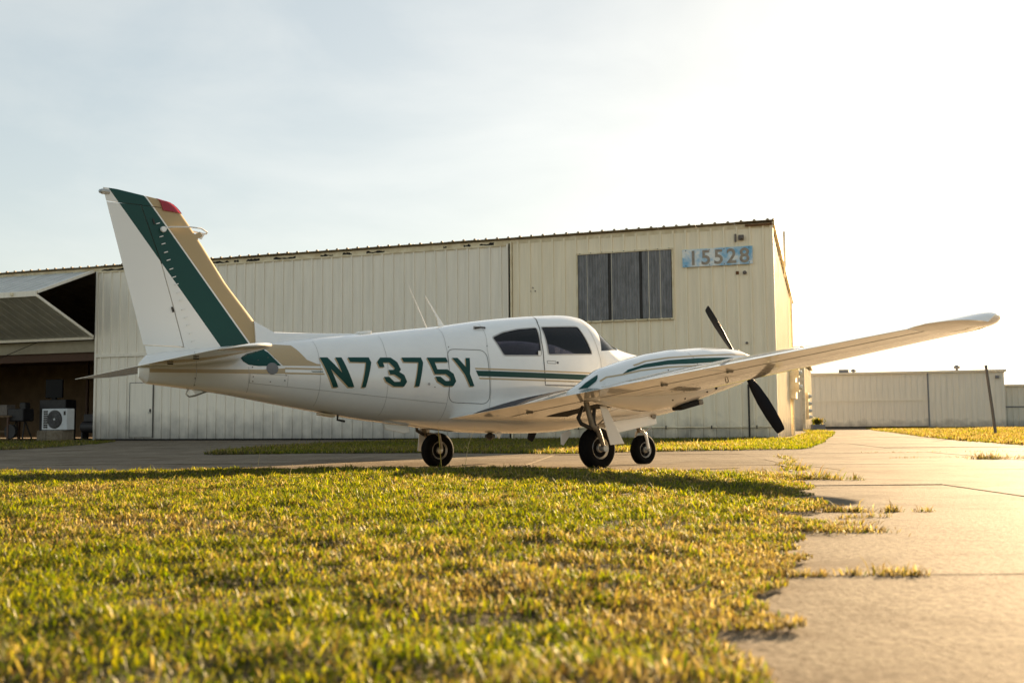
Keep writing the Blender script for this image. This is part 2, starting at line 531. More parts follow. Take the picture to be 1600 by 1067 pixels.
strip_poly = [(-6.1, 20.5), (-6.3, 23.5), (-5.3, 28.6), (-3.4, 33.9)] + [tuple((HA + HD * s - HN * .05)) for s in (11.5, 8, 4, 0, -.4)] + \
             [(10.2, 37), (12.5, 44), (17.2, 62), (18.2, 62), (13.6, 44), (11.2, 36.5), (9.5, 31.4), (7.4, 25), (5.9, 21.0), (4.2, 20.6), (2.46, 20.1), (.8, 19.0), (-1.3, 20.4), (-3.9, 20.9)]
door_poly = [(-26, 42), (-18.8, 38.6), (-13.9, 36.5), (-12.9, 32.5), (-12.1, 26.3), (-12.8, 25.1), (-20, 24), (-30, 24)]
verge_poly = [(10.9, 21.9), (11.6, 27), (12.7, 32.2), (17.5, 50), (24.7, 73.0), (36, 69.5), (60, 62), (60, 30), (20, 21.5)]

# pavement: slabs of old concrete with open joints
pave = empty('pavement'); tag(pave, 'old pale concrete apron in slabs', kind='structure')
rows = [-2.5, .35, 2.2, 4.06, 6.4, 9.35, 12.3, 15.2, 18.3, 21.6, 25.2, 29, 33, 37]
cols = [-22, -17.5, -13.2, -9, -5, -1.4, 1.9, 5.2, 8.6, 12.2, 16]
slabs = 0
for j in range(len(rows) - 1):
    for i in range(len(cols) - 1):
        y0, y1 = rows[j] + .004, rows[j + 1] - .004
        sk = .115
        x0, x1 = cols[i] + .004, cols[i + 1] - .004
        yy = sorted(set([y0, y1] + [q for q in (10, 10.97, 12.136, 13.4, 20) if y0 < q < y1]))
        cx = np.array([x0 + sk * y0, x1 + sk * y0, x0 + sk * y1, x1 + sk * y1, (x0 + x1) / 2 + sk * (y0 + y1) / 2])
        cy = np.array([y0, y0, y1, y1, (y0 + y1) / 2])
        if inside(cx, cy, lawn_poly).all(): continue
        if (cx / np.maximum(cy, .4) < -.75).all() or (cx / np.maximum(cy, .4) > .9).all(): continue
        dz = random.uniform(-.004, .004); tl = random.uniform(-.003, .003)
        V = []; F = []
        for y in yy:
            for q, x in enumerate((x0, x1)):
                V.append((x + sk * y, y, gz(y) + dz + (tl if q else -tl)))
        nt_ = len(V)
        V += [(a, b, c - .065) for a, b, c in V]
        for k in range(len(yy) - 1):
            F.append((2 * k, 2 * k + 1, 2 * k + 3, 2 * k + 2))
            F.append((2 * k, 2 * k + 2, nt_ + 2 * k + 2, nt_ + 2 * k)); F.append((2 * k + 1, nt_ + 2 * k + 1, nt_ + 2 * k + 3, 2 * k + 3))
        F.append((0, nt_, nt_ + 1, 1)); e = nt_ - 2
        F.append((e, e + 1, nt_ + e + 1, nt_ + e))
        mesh('slab', V, F, M['concrete'], pave, bevel=.004)
        slabs += 1
M['sand'] = mat('joint_sand', (.17, .14, .10), .95, vscale=30, col2=(.09, .075, .055))
js = sheet('joint_sand', [-26, -10, 0, 10, 22], [-3, 0, 10, 10.97, 12.136, 13.4, 16, 20, 30, 37], -.014, M['sand'])
tag(js, 'sand packed in the joints of the apron', kind='structure')
# the lane beyond the slabs
V = []; F = []
for (y, xl, xr) in [(37.02, -30, 16), (42, -30, 16.8), (50, -30, 18.9), (60, -30, 22), (70, -30, 25.2), (78, -30, 34)]:
    V += [(xl, y, gz(y) - .002), (xr, y, gz(y) - .002)]
for k in range(5): F.append((2 * k, 2 * k + 1, 2 * k + 3, 2 * k + 2))
lane = mesh('lane', V, F, M['concrete']); tag(lane, 'pale concrete lane running on to the far hangars', kind='structure')

# soil beds under the grass, a finger above the concrete and ragged at the rim
def bed(name, poly, h, step, seed, parent=None):
    P, T = fill_poly(poly, step)
    V = []
    xs = np.array([p[0] for p in P]); ys = np.array([p[1] for p in P])
    n = vnoise(xs * 1.3, ys * 1.3, seed) * .6 + vnoise(xs * 4, ys * 4, seed + 1) * .4
    for (x, y), q in zip(P, n): V.append((x, y, gz(y) + h * (.35 + 1.1 * q)))
    return mesh(name, V, T, M['soil'], parent, smooth=True)

def bed(name, poly, h, step, seed, parent=None):
    """ground under grass: soil a finger above the concrete, sunk at its ragged rim"""
    P, T = fill_poly(poly, step)
    cnt = {}
    for t in T:
        for i in range(3):
            e = tuple(sorted((t[i], t[(i + 1) % 3]))); cnt[e] = cnt.get(e, 0) + 1
    rim = {i for e, c in cnt.items() if c == 1 for i in e}
    xs = np.array([p[0] for p in P]); ys = np.array([p[1] for p in P])
    n = vnoise(xs * 1.3, ys * 1.3, seed) * .6 + vnoise(xs * 4, ys * 4, seed + 1) * .4
    V = [(x, y, gz(y) + (-.02 if i in rim else h * (.35 + 1.1 * q))) for i, ((x, y), q) in enumerate(zip(P, n))]
    return mesh(name, V, T, M['soil'], parent, smooth=True)

for nm, poly, h, st, sd, lb in (('lawn_soil', lawn_poly, .022, .35, 3, 'brown thatchy soil under the foreground lawn'),
                                ('strip_soil', strip_poly, .02, .8, 5, 'soil bed of the grass strip before the cream hangar'),
                                ('doorway_soil', door_poly, .02, 1.2, 8, 'soil patch before the open hangar bay'),
                                ('verge_soil', verge_poly, .02, 2.5, 9, 'soil bed of the verge right of the lane')):
    tag(bed(nm, poly, h, st, sd), lb, kind='structure')

GREENS = np.array([(.105, .14, .010), (.15, .18, .014), (.21, .22, .022), (.045, .07, .008), (.26, .235, .032)])
STRAWS = np.array([(.30, .235, .075), (.20, .14, .045), (.38, .31, .15), (.09, .058, .02), (.25, .20, .06)])

def blades(name, px, py, base_z, length, width, dry, seed, lean=(.25, 1.35), label=None, parent=None):
    """one mesh of grass blades, each a bent strip with its own colour"""
    r = np.random.default_rng(seed)
    n = len(px)
    ph = r.uniform(0, 2 * np.pi, n)
    ln = length * r.uniform(.5, 1.25, n) * np.where(r.random(n) < .03, 1.8, 1.)
    wd = width * r.uniform(.6, 1.3, n)
    a0 = r.uniform(lean[0] * .6, lean[1] * .75, n)
    a1 = a0 + r.uniform(.1, .7, n)
    dx, dy = np.cos(ph), np.sin(ph)
    tw = ph + np.pi / 2 + r.uniform(-.7, .7, n)
    wx, wy = np.cos(tw), np.sin(tw)
    m1 = .55 * ln
    mx_, mz = m1 * np.sin(a0), m1 * np.cos(a0)
    tx, tz = mx_ + .45 * ln * np.sin(a1), mz + .45 * ln * np.cos(a1)
    V = np.empty((n, 5, 3), np.float32)
    for k, (ox, oz, ws) in enumerate(((0, -.006, -.5), (0, -.006, .5), (1, 1, .42), (1, 1, -.42))):
        fx = mx_ if ox else 0.; fz = mz if oz == 1 else oz
        V[:, k, 0] = px + dx * fx + wx * wd * ws
        V[:, k, 1] = py + dy * fx + wy * wd * ws
        V[:, k, 2] = base_z + fz
    V[:, 4, 0] = px + dx * tx; V[:, 4, 1] = py + dy * tx; V[:, 4, 2] = base_z + tz
    me = bpy.data.meshes.new(name)
    me.vertices.add(n * 5)
    me.vertices.foreach_set('co', V.ravel())
    base = (np.arange(n) * 5)[:, None]
    lp = (base + np.array([[0, 1, 2, 3, 3, 2, 4]])).ravel().astype(np.int32)
    me.loops.add(n * 7); me.loops.foreach_set('vertex_index', lp)
    me.polygons.add(n * 2)
    st = (np.arange(n)[:, None] * 7 + np.array([[0, 4]])).ravel().astype(np.int32)
    me.polygons.foreach_set('loop_start', st)
    me.polygons.foreach_set('loop_total', np.tile(np.array([4, 3], np.int32), n))
    me.polygons.foreach_set('use_smooth', np.ones(n * 2, bool))
    me.update(calc_edges=True)
    isdry = r.random(n) < dry
    c = np.where(isdry[:, None], STRAWS[r.integers(0, len(STRAWS), n)], GREENS[r.integers(0, len(GREENS), n)])
    c = c * r.uniform(.34, .80, (n, 1))
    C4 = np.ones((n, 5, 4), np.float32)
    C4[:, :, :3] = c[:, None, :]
    C4[:, :2, :3] *= .6  # blade foot darkened in its own colour
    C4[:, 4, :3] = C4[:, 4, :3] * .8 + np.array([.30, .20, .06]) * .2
    at = me.attributes.new('tint', 'FLOAT_COLOR', 'POINT')
    at.data.foreach_set('color', C4.ravel())
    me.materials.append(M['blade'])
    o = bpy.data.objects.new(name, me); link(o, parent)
    tag(o, label, kind='stuff')
    return o

def scatter(poly, bands, seed, half=.62, xoff=0.):
    """points inside poly; bands: (y0, y1, blades per square metre)"""
    r = np.random.default_rng(seed); X = []; Y = []
    xs = [p[0] for p in poly]; lo, hi = min(xs), max(xs)
    for y0, y1, d in bands:
        xl, xh = max(lo, -half * y1 - .6), min(hi, half * y1 + .6)
        if xh <= xl: continue
        n = int((xh - xl) * (y1 - y0) * d)
        x = r.uniform(xl, xh, n); y = r.uniform(y0, y1, n)
        k = inside(x + .16 * (vnoise(x * 7, y * 7, seed) - .5), y + .16 * (vnoise(x * 7 + 50, y * 7, seed) - .5), poly)
        X.append(x[k]); Y.append(y[k])
    return np.concatenate(X), np.concatenate(Y)
def gzv(y): return np.interp(y, GY, GZ)

# the near lawn, thinner and coarser with distance
lx, ly = scatter(lawn_poly, [(.8, 2, 38000), (2, 3, 28000), (3, 4.5, 17000), (4.5, 6.5, 10500), (6.5, 9, 6500), (9, 10.7, 5200)], 21)
patch = vnoise(lx * .9, ly * .9, 31) * .55 + vnoise(lx * 3.1, ly * 3.1, 32) * .45
bare = vnoise(lx * 5.0 + 9, ly * 5.0, 33)
keep = rng.random(len(lx)) < np.clip(.35 + 1.6 * bare, .3, 1)
lx, ly, patch = lx[keep], ly[keep], patch[keep]
edge_d = np.min(np.stack([np.hypot(lx - a, ly - b) for a, b in lawn_edge[2:-2:2]]), 0)
dry = np.clip(.25 + 1.2 * (patch - .46) + .8 * (vnoise(lx * 7, ly * 7, 35) - .5) + .35 * (edge_d < .25), .05, .92)
bz = gzv(ly) + .012 + .012 * vnoise(lx * 1.3, ly * 1.3, 3) + .030 * vnoise(lx * 11, ly * 11, 34) ** 2 * np.clip(edge_d / .3, 0, 1)
far = np.clip((ly - 1.5) / 8, 0, 1)
tuf = vnoise(lx * 11, ly * 11, 34)
ln_ = (.018 + .013 * far) * (.6 + .5 * (1 - patch) + .55 * tuf) * np.clip(.45 + edge_d / .35, .45, 1)
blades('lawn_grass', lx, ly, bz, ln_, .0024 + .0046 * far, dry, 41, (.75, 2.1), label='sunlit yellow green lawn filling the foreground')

# grass before the hangar, the bay and on the verge
for nm, poly, bands, L_, W_, dr, sd, half, lb in (
    ('strip_grass', strip_poly, [(18.5, 24, 900), (24, 32, 600), (32, 45, 330), (45, 62, 130)], .085, .014, .3, 51, .62, 'grass strip between the apron and the cream hangar'),
    ('doorway_grass', door_poly, [(24, 43, 260)], .08, .016, .35, 52, .75, 'shaded grass before the open hangar bay'),
    ('verge_grass', verge_poly, [(21, 32, 420), (32, 45, 260), (45, 73, 120)], .09, .02, .62, 53, .62, 'dry yellow verge grass right of the lane')):
    x, y = scatter(poly, bands, sd, half)
    n = vnoise(x * .7, y * .7, sd)
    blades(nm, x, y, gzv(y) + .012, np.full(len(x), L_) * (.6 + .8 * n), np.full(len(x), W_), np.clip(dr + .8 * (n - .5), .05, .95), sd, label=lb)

# tufts creeping out of the joints and the broken edge
def tuft(name, spots, label, L_=.05, W_=.004, dryness=.7, seed=1, lean=(.7, 1.7)):
    r = np.random.default_rng(seed); X = []; Y = []; S = []
    for (x0, y0, x1, y1, spread, n) in spots:
        t = r.random(n)
        X.append(x0 + (x1 - x0) * t + r.normal(0, spread, n)); Y.append(y0 + (y1 - y0) * t + r.normal(0, spread * .8, n))
    X = np.concatenate(X); Y = np.concatenate(Y)
    return blades(name, X, Y, gzv(Y) + .002, np.full(len(X), L_) * (.5 + vnoise(X * 9, Y * 9, seed)), np.full(len(X), W_), np.full(len(X), dryness), seed, lean, label)
tuft('joint_weeds', [(1.22, 4.12, 1.38, 4.09, .03, 300), (1.44, 4.07, 1.50, 4.07, .015, 90), (1.56, 4.06, 1.64, 4.06, .012, 40)], 'dry weeds in the joint right of the lawn', .03, .0035, .85, 61)
tuft('joint_weeds', [(.54, 2.2, .64, 2.2, .022, 300), (.69, 2.2, .72, 2.2, .008, 60), (.77, 2.2, .80, 2.21, .022, 110), (.82, 2.19, .85, 2.19, .012, 70)], 'brown weeds in the nearest joint beside the lawn', .02, .0026, .92, 62)
tuft('edge_tuft', [(.9, 3.3, 1.0, 3.25, .07, 650), (1.04, 3.22, 1.12, 3.2, .03, 130)], 'dry brown tuft spreading from the lawn edge over concrete', .026, .003, .85, 63)
tuft('edge_tuft', [(1.7, 7.9, 2.2, 7.35, .09, 700), (1.9, 7.4, 2.35, 7.1, .04, 260)], 'dark ragged tuft at the lawn corner under the wing', .07, .006, .55, 64)
tuft('edge_tuft', [(.95, 3.55, 1.2, 3.5, .02, 160), (1.15, 3.75, 1.35, 3.8, .02, 120)], 'thin weeds lying on concrete by the lawn', .03, .003, .8, 65)
tuft('crack_weeds', [(3.0, 11.6, 3.9, 14.6, .05, 520), (3.9, 14.6, 4.25, 16.6, .05, 240)], 'green weeds in the slanting crack beyond the nose wheel', .045, .006, .55, 66)
tuft('crack_weeds', [(2.45, 9.2, 2.75, 10.1, .06, 360)], 'small green weed clump in the crack near the lawn', .06, .007, .45, 67)
tuft('pavement_weed', [(6.45, 14.5, 6.75, 14.4, .09, 300), (6.9, 14.4, 7.3, 14.4, .04, 80)], 'twiggy weed standing in the right pavement joint', .11, .007, .85, 68)
tuft('pavement_weed', [(5.5, 15.25, 7.6, 15.2, .02, 200), (6.1, 18.32, 9.4, 18.3, .02, 200)], 'thin dry weeds along the far joints', .03, .006, .9, 69)

# straw stalks standing out of the lawn
def stalks(name, pts, label, mtl):
    for i, (x, y, h, lx_, ly_) in enumerate(pts):
        b = MB().tube([(x, y, gz(y)), (x + lx_ * .4, y + ly_ * .4, gz(y) + h * .6), (x + lx_, y + ly_, gz(y) + h)], [.0022, .0018, .0008], 5)
        o = b.build(name, mtl)
        tag(o, label[i], 'grass stalk', 'straw stalks in the lawn')
M['straw'] = mat('straw', (.5, .38, .16), .8)
stalks('straw_stalk', [(-.43, 9.1, .42, .10, .05), (-2.35, 9.6, .2, .02, .0), (.32, 6.2, .02, .35, .12), (-1.55, 7.2, .14, .03, 0), (.42, 3.0, .10, .08, .03), (.3, 1.75, .03, .10, .06)],
       ['tall thin straw stalk leaning under the fuselage', 'short straw stalk on the lawn rim before the hangar door', 'pale straw lying flat on the lawn under the wing',
        'straw stalk standing in the lawn below the tail', 'bent straw stalk near the lawn edge', 'pale straw lying at the nearest lawn edge'], M['straw'])
# dead leaves on the nearest edge
M['leaf'] = mat('dead_leaf', (.62, .52, .36), .8)
for (x, y, a, l_, lb) in ((.30, 1.83, -.4, .035, 'small dead leaf on the lawn rim'), (.97, 3.9, .2, .06, 'dead grass leaf on the bare lawn edge')):
    V = []; F = []
    for k in range(6):
        t = k / 5; wdt = .011 * math.sin(math.pi * (.08 + .84 * t)); zz = gz(y) + .022 + .02 * t * t
        ca, sa = math.cos(a), math.sin(a)
        for q in (-1, 0, 1):
            u_, v_ = l_ * t, q * wdt
            V.append((x + ca * u_ - sa * v_, y + sa * u_ + ca * v_, zz + (.004 if q else 0)))
    for k in range(5):
        for q in range(2): F.append((k * 3 + q, k * 3 + q + 1, k * 3 + q + 4, k * 3 + q + 3))
    o = mesh('dead_leaf', V, F, M['leaf'], smooth=True); tag(o, lb, 'leaf', 'dead leaves on the lawn edge')

# cracks: ragged soil-filled lines in the concrete
def crack(pts, wdt, seed):
    r = random.Random(seed); V = []; F = []; n = 0
    for (x0, y0), (x1, y1) in zip(pts, pts[1:]):
        k = max(2, int(math.hypot(x1 - x0, y1 - y0) / .12))
        for i in range(k + (1 if (x1, y1) == pts[-1] else 0)):
            t = i / k; x, y = x0 + (x1 - x0) * t, y0 + (y1 - y0) * t
            j = r.uniform(-.03, .03); ww = wdt * r.uniform(.3, 1.2)
            dx, dy = x1 - x0, y1 - y0; q = math.hypot(dx, dy); nx, ny = -dy / q, dx / q
            x += nx * j; y += ny * j
            V += [(x - nx * ww, y - ny * ww, gz(y) + .009), (x + nx * ww, y + ny * ww, gz(y) + .009)]; n += 1
    for i in range(n - 1): F.append((2 * i, 2 * i + 1, 2 * i + 3, 2 * i + 2))
    mesh('crack', V, F, M['crack'], pave)
crack([(2.4, 9.0), (2.7, 10.0), (3.0, 11.6), (3.9, 14.6), (4.3, 16.9)], .03, 1)
crack([(4.4, 12.1), (5.2, 11.2), (6.6, 10.9)], .008, 2)
crack([(4.6, 18.3), (5.6, 16.8), (7.4, 16.0), (9.3, 16.2)], .012, 3)
crack([(1.1, 12.9), (2.0, 13.6), (2.6, 14.9)], .012, 4)
crack([(2.6, 6.9), (3.3, 6.6), (4.4, 6.75)], .005, 5)
crack([(-6.5, 15.1), (-4.2, 16.4), (-1.5, 16.2)], .014, 6)

# ------------------------------------------------------------------ cream hangar
hang = empty('hangar', (HA[0], HA[1], HZ), (0, 0, math.atan2(HD[1], HD[0])))
tag(hang, 'long cream sheet metal hangar with ribbed walls behind the airplane', 'hangar')
RIB = .395
def ribbed(width, h0, h1, ribs=3, depth=.042, slope=0.):
    """sheet with raised ribs: local x along the wall, y outward, z up"""
    pr = []
    for k in range(ribs):
        c = (k + .5) * width / ribs; q = width / ribs
        pr += [(c - q * .5, 0), (c - .036, 0), (c - .026, depth), (c + .026, depth), (c + .036, 0), (c + q * .28 - .02, 0), (c + q * .28, .006), (c + q * .28 + .02, 0)]
    pr.append((width, 0))
    pr = [p for i, p in enumerate(pr) if i == 0 or p[0] > pr[i - 1][0] + 1e-5]
    V = [(x, y, h0) for x, y in pr] + [(x, y, h1 + slope * x) for x, y in pr]
    n = len(pr)
    V += [(0, -.02, h0), (width, -.02, h0), (width, -.02, h1 + slope * width), (0, -.02, h1)]
    F = [(i, i + 1, n + i + 1, n + i) for i in range(n - 1)]
    a = 2 * n
    F += [(a, a + 1, a + 2, a + 3), (0, n, a + 3, a), (n - 1, a + 1, a + 2, 2 * n - 1)]
    return V, F
def panel_row(name, s0, count, width, h0, h1, mt, parent, y=0., jitter=.0):
    V, F = ribbed(width, h0, h1)
    first = None
    for k in range(count):
        if first is None:
            o = mesh(name, V, F, mt, parent); first = o
        else:
            o = first.copy(); link(o, parent)
        o.location = (s0 + k * width + .0015 * k, y + random.uniform(-jitter, jitter), 0)
PW = 8.3 / 7
panel_row('wall_panel', 0.03, 7, PW - .006, .02, 6.50, M['sheet'], hang, 0, .002)
DW = (25.0 - 8.5) / 14
panel_row('door_panel', 8.5, 14, DW - .002, 3.26, 6.36, M['sheetdoor'], hang, .03, .003)
panel_row('door_panel', 8.5, 14, DW - .002, .06, 3.12, M['sheetdoor'], hang, .03, .003)
MB().box((16.75, .055, 3.19), (16.6, .07, .13)).build('door_belt', M['sheetdoor'], hang, bevel=.01)
MB().box((16.75, .05, 6.385), (16.6, .06, .05)).build('door_trim', M['trim'], hang)
MB().box((25.04, .05, 3.22), (.07, .09, 6.4)).build('door_trim', M['sheetdoor'], hang)
MB().box((8.46, .05, 3.22), (.06, .09, 6.4)).build('door_trim', M['sheetdoor'], hang)
MB().box((8.385, -.01, 3.22), (.09, .05, 6.44)).build('door_gap', M['hole'], hang)
MB().box((8.335, .035, 3.25), (.05, .10, 6.5)).build('door_jamb', M['trim'], hang)
MB().box((-.02, .0, 3.24), (.10, .075, 6.48)).build('corner_trim', M['sheet'], hang, bevel=.01)
MB().box((16.75, .02, .03), (16.6, .05, .055)).build('door_seal', M['hole'], hang)
# header over the doors, with rusted-through holes
MB().box((18.95, -.04, 6.485), (38.0, .10, .14)).build('fascia', M['trim'], hang)
r_ = random.Random(4)
for (c, l_) in ((9.2, .5), (9.9, .25), (10.7, .12), (13.3, .7), (14.4, .35), (15.2, .5), (16.9, .9), (18.2, .55), (18.9, .2), (19.6, .8), (23.3, .5), (24.3, 1.2)):
    P = []
    k = 9
    for i in range(k): P.append((c - l_ / 2 + l_ * i / (k - 1), 6.435 + r_.uniform(-.02, .01)))
    for i in range(k): P.append((c + l_ / 2 - l_ * i / (k - 1), 6.485 + r_.uniform(-.03, .04)))
    MB().prism(P, -.02, .016).build('rusted_hole', M['hole'], hang)
# roof: ribbed sheets from the front eave down to the back
RS = (6.57 - 4.93) / 7.33
def roof_sheet():
    pr = [(0, 0), (.14, 0), (.165, .045), (.215, .045), (.24, 0), (.395, 0)]
    prof = [(a + .395 * k, b) for k in range(3) for a, b in pr[:-1]] + [(1.185, 0)]
    V = []; F = []; n = len(prof)
    for (yy, zz) in ((.16, 6.575 + .16 * RS), (-7.45, 6.575 - 7.45 * RS)):
        for a, b in prof: V.append((a, yy, zz + b))
    for (yy, zz) in ((.16, 6.575 + .16 * RS), (-7.45, 6.575 - 7.45 * RS)):
        V += [(0, yy, zz - .012), (1.185, yy, zz - .012)]
    F = [(i, i + 1, n + i + 1, n + i) for i in range(n - 1)] + [(2 * n, 2 * n + 1, 2 * n + 3, 2 * n + 2), (0, n, 2 * n + 2, 2 * n), (n - 1, 2 * n - 1, 2 * n + 3, 2 * n + 1)]
    F.append(tuple(range(n)) + (2 * n + 1, 2 * n))
    return V, F
V, F = roof_sheet(); first = None
for k in range(33):
    if first is None: first = o = mesh('roof_panel', V, F, M['roof'], hang)
    else: o = first.copy(); link(o, hang)
    o.location = (-.12 + 1.188 * k, 0, random.uniform(-.006, .006))
# gable side, lit by the sun
first = None
for k in range(6):
    wdt = 7.33 / 6
    V, F = ribbed(wdt - .004, .02, 0, 3)
    # local: x runs back along the gable, ribs point to the right of the building
    V2 = []
    for i, (x, y, z) in enumerate(V):
        back = k * wdt + x
        top = 6.54 - back * RS - .03
        V2.append((-y, -back, top if z != .02 else .02))
    mesh('gable_panel', V2, F, M['sheet'], hang)
V = [(-.045, .05, 6.50), (-.045, -7.4, 6.50 - 7.4 * RS), (-.045, -7.4, 6.66 - 7.4 * RS), (-.045, .05, 6.66)]
MB().add(V + [(-.13, b, c) for a, b, c in V], [(0, 1, 2, 3), (7, 6, 5, 4), (0, 4, 5, 1), (1, 5, 6, 2), (2, 6, 7, 3), (3, 7, 4, 0)]).build('rake_trim', M['trim'], hang)
MB().box((19, -7.36, 2.46), (38.0, .05, 4.92)).build('back_wall', M['tanwall'], hang)
MB().box((-.06, -.25, .03), (.5, 1.0, .06)).build('corner_pad', M['concrete'], hang, bevel=.01)
# personnel door set in the big door
pd = MB().box((22.9, .075, 1.12), (1.0, .04, 2.0)).build('personnel_door', M['sheetdoor'], hang, bevel=.004)
for dx_ in (-.52, .52): MB().box((22.9 + dx_, .068, 1.12), (.02, .05, 2.04)).build('door_frame', M['seam'], pd)
MB().box((22.9, .068, 2.135), (1.06, .05, .02)).build('door_frame', M['seam'], pd)
MB().tube([(22.48, .09, 1.02), (22.48, .14, 1.02)], .03, 12).tube([(22.48, .14, 1.02), (22.55, .15, 1.02)], .012, 8).build('door_knob', M['alloy'], pd, smooth=True)
MB().box((22.48, .1, 1.1), (.07, .02, .12)).build('lock_plate', M['dark'], pd)
# window closed with grey corrugated sheets
wf = MB()
for (c, d) in (((4.545, .055, 5.93), (3.13, .06, .05)), ((4.545, .055, 3.74), (3.13, .06, .05)), ((3.0, .055, 4.835), (.05, .06, 2.14)), ((6.09, .055, 4.835), (.05, .06, 2.14))): wf.box(c, d)
wfo = wf.build('window', M['trim'], hang, bevel=.006)
MB().box((4.545, .02, 4.835), (3.04, .035, 2.14)).build('window_backing', M['hole'], wfo)
def corrug(wdt, h0, h1, y):
    n = int(wdt / .085); V = []; F = []
    for i in range(n * 4 + 1):
        x = wdt * i / (n * 4)
        V += [(x, y + .018 * math.sin(2 * math.pi * i / 4), h0), (x, y + .018 * math.sin(2 * math.pi * i / 4), h1)]
    for i in range(n * 4): F.append((2 * i, 2 * i + 1, 2 * i + 3, 2 * i + 2))
    return V, F
for s0, s1 in ((3.05, 3.97), (4.06, 4.98), (5.07, 6.05)):
    V, F = corrug(s1 - s0, 3.78, 5.9, .055)
    mesh('window_sheet', [(x + s0, y, z) for x, y, z in V], F, M['greysheet'], wfo, smooth=True)
for s_ in (4.015, 5.025): MB().box((s_, .05, 4.84), (.045, .03, 2.1)).build('mullion', M['dark'], wfo)
first = None
for k in range(9):
    for h_ in (5.945, 3.735):
        if first is None: first = o = MB().box((0, .09, 0), (.022, .014, .022)).build('window_screw', M['dark'], wfo)
        else: o = first.copy(); link(o, wfo)
        o.location = (3.1 + k * .36, 0, h_)
# pipe along the foot of the wall, iron post, clamps
MB().tube([(.0, .07, .37), (8.1, .07, .37)], .022, 10).build('wall_pipe', M['trim'], hang, smooth=True)
for s_ in (.55, 1.9, 3.3, 4.7, 6.1, 7.5): MB().box((s_, .075, .37), (.03, .06, .10)).build('pipe_clamp', M['dark'], hang)
MB().tube([(.77, .10, 0), (.77, .10, 1.66)], .03, 10).build('iron_pipe', M['dark'], hang, smooth=True)
MB().box((.12, .05, .82), (.08, .04, .22)).build('blue_tag', mat('blue_plastic', (.02, .11, .35), .5), hang)
# rust stain marks and fittings near the corner
M['rust'] = mat('rust', (.20, .09, .03), .85, var=.5, vscale=12)
MB().box((1.05, .05, 6.14), (.06, .06, .24)).build('lamp_bracket', M['post'], hang)
MB().box((.88, .06, 6.14), (.16, .07, .16)).build('lamp_base', M['post'], hang, bevel=.01)
MB().tube([(.88, .08, 6.14), (.80, .2, 6.10)], [.05, .03], 10).build('lamp_socket', M['post'], hang, smooth=True)
MB().lathe([(0, .06), (.05, .055), (.06, .03)], (.80, .03, 5.06), 'y', 16).build('cable_port', M['post'], hang)
MB().box((1.02, .045, 5.06), (.09, .03, .10)).build('bracket_plate', M['rust'], hang)
MB().lathe([(0, .04), (.04, .035)], (.79, .03, 2.91), 'y', 14).build('cable_port', M['post'], hang)
MB().box((2.2, .032, 4.9), (.035, .006, .62)).build('rust_streak', mat('ochre_stain', (.50, .36, .10), .8), hang)
MB().box((.35, .045, 6.5), (.8, .14, .05)).build('eave_rust', M['rust'], hang)
for k, (a, b) in enumerate(((7.6, 4.93), (7.52, 4.82), (7.68, 4.82))): MB().box((a, .02, b), (.035, .03, .035)).build('rivet_plate', M['post'], hang)

# house number sign
sg = empty('number_sign', hw(0, 0, 0), (0, 0, math.atan2(HD[1], HD[0])))
tag(sg, 'weathered white and blue board with the number 15528', 'sign')
mt_, t_, b_ = nodes_of('sign_paint')
b_.inputs['Roughness'].default_value = .6
N_ = t_.nodes.new
tcn = N_('ShaderNodeTexCoord'); n1 = N_('ShaderNodeTexNoise'); n1.inputs['Scale'].default_value = 2.2; n1.inputs['Detail'].default_value = 6; n1.inputs['Roughness'].default_value = .7
t_.links.new(tcn.outputs['Object'], n1.inputs['Vector'])
r1 = N_('ShaderNodeValToRGB')
r1.color_ramp.elements[0].position = .42; r1.color_ramp.elements[0].color = (.78, .79, .75, 1)
r1.color_ramp.elements[1].position = .62; r1.color_ramp.elements[1].color = (.20, .45, .66, 1)
e_ = r1.color_ramp.elements.new(.51); e_.color = (.50, .63, .72, 1)
t_.links.new(n1.outputs['Fac'], r1.inputs['Fac']); t_.links.new(r1.outputs['Color'], b_.inputs['Base Color'])
MB().box((1.615, .075, 5.59), (2.14, .018, .55)).build('board', mt_, sg, bevel=.004)
mtd = mat('number_paint', (.20, .17, .145), .7, vscale=9, col2=(.40, .34, .26))
for k, ch in enumerate('15528'):
    cu = bpy.data.curves.new('digit', 'FONT'); cu.body = ch; cu.size = .62; cu.extrude = .004; cu.offset = .012; cu.align_x = 'CENTER'
    to = bpy.data.objects.new('digit_curve', cu)
    me = bpy.data.meshes.new_from_object(to)
    bpy.data.objects.remove(to); bpy.data.curves.remove(cu)
    me.materials.clear(); me.materials.append(mtd); me.name = 'digit'
    o = link(bpy.data.objects.new('digit', me), sg)
    o.rotation_euler = (R(90), 0, R(180)); o.location = (2.35 - k * .39, .0895, 5.38)
first = None
for s_ in (.65, 1.4, 1.85, 2.58):
    for h_ in (5.36, 5.82):
        if first is None: first = o = MB().box((0, .087, 0), (.025, .012, .025)).build('screw', M['dark'], sg)
        else: o = first.copy(); link(o, sg)
        o.location = (s_, 0, h_)

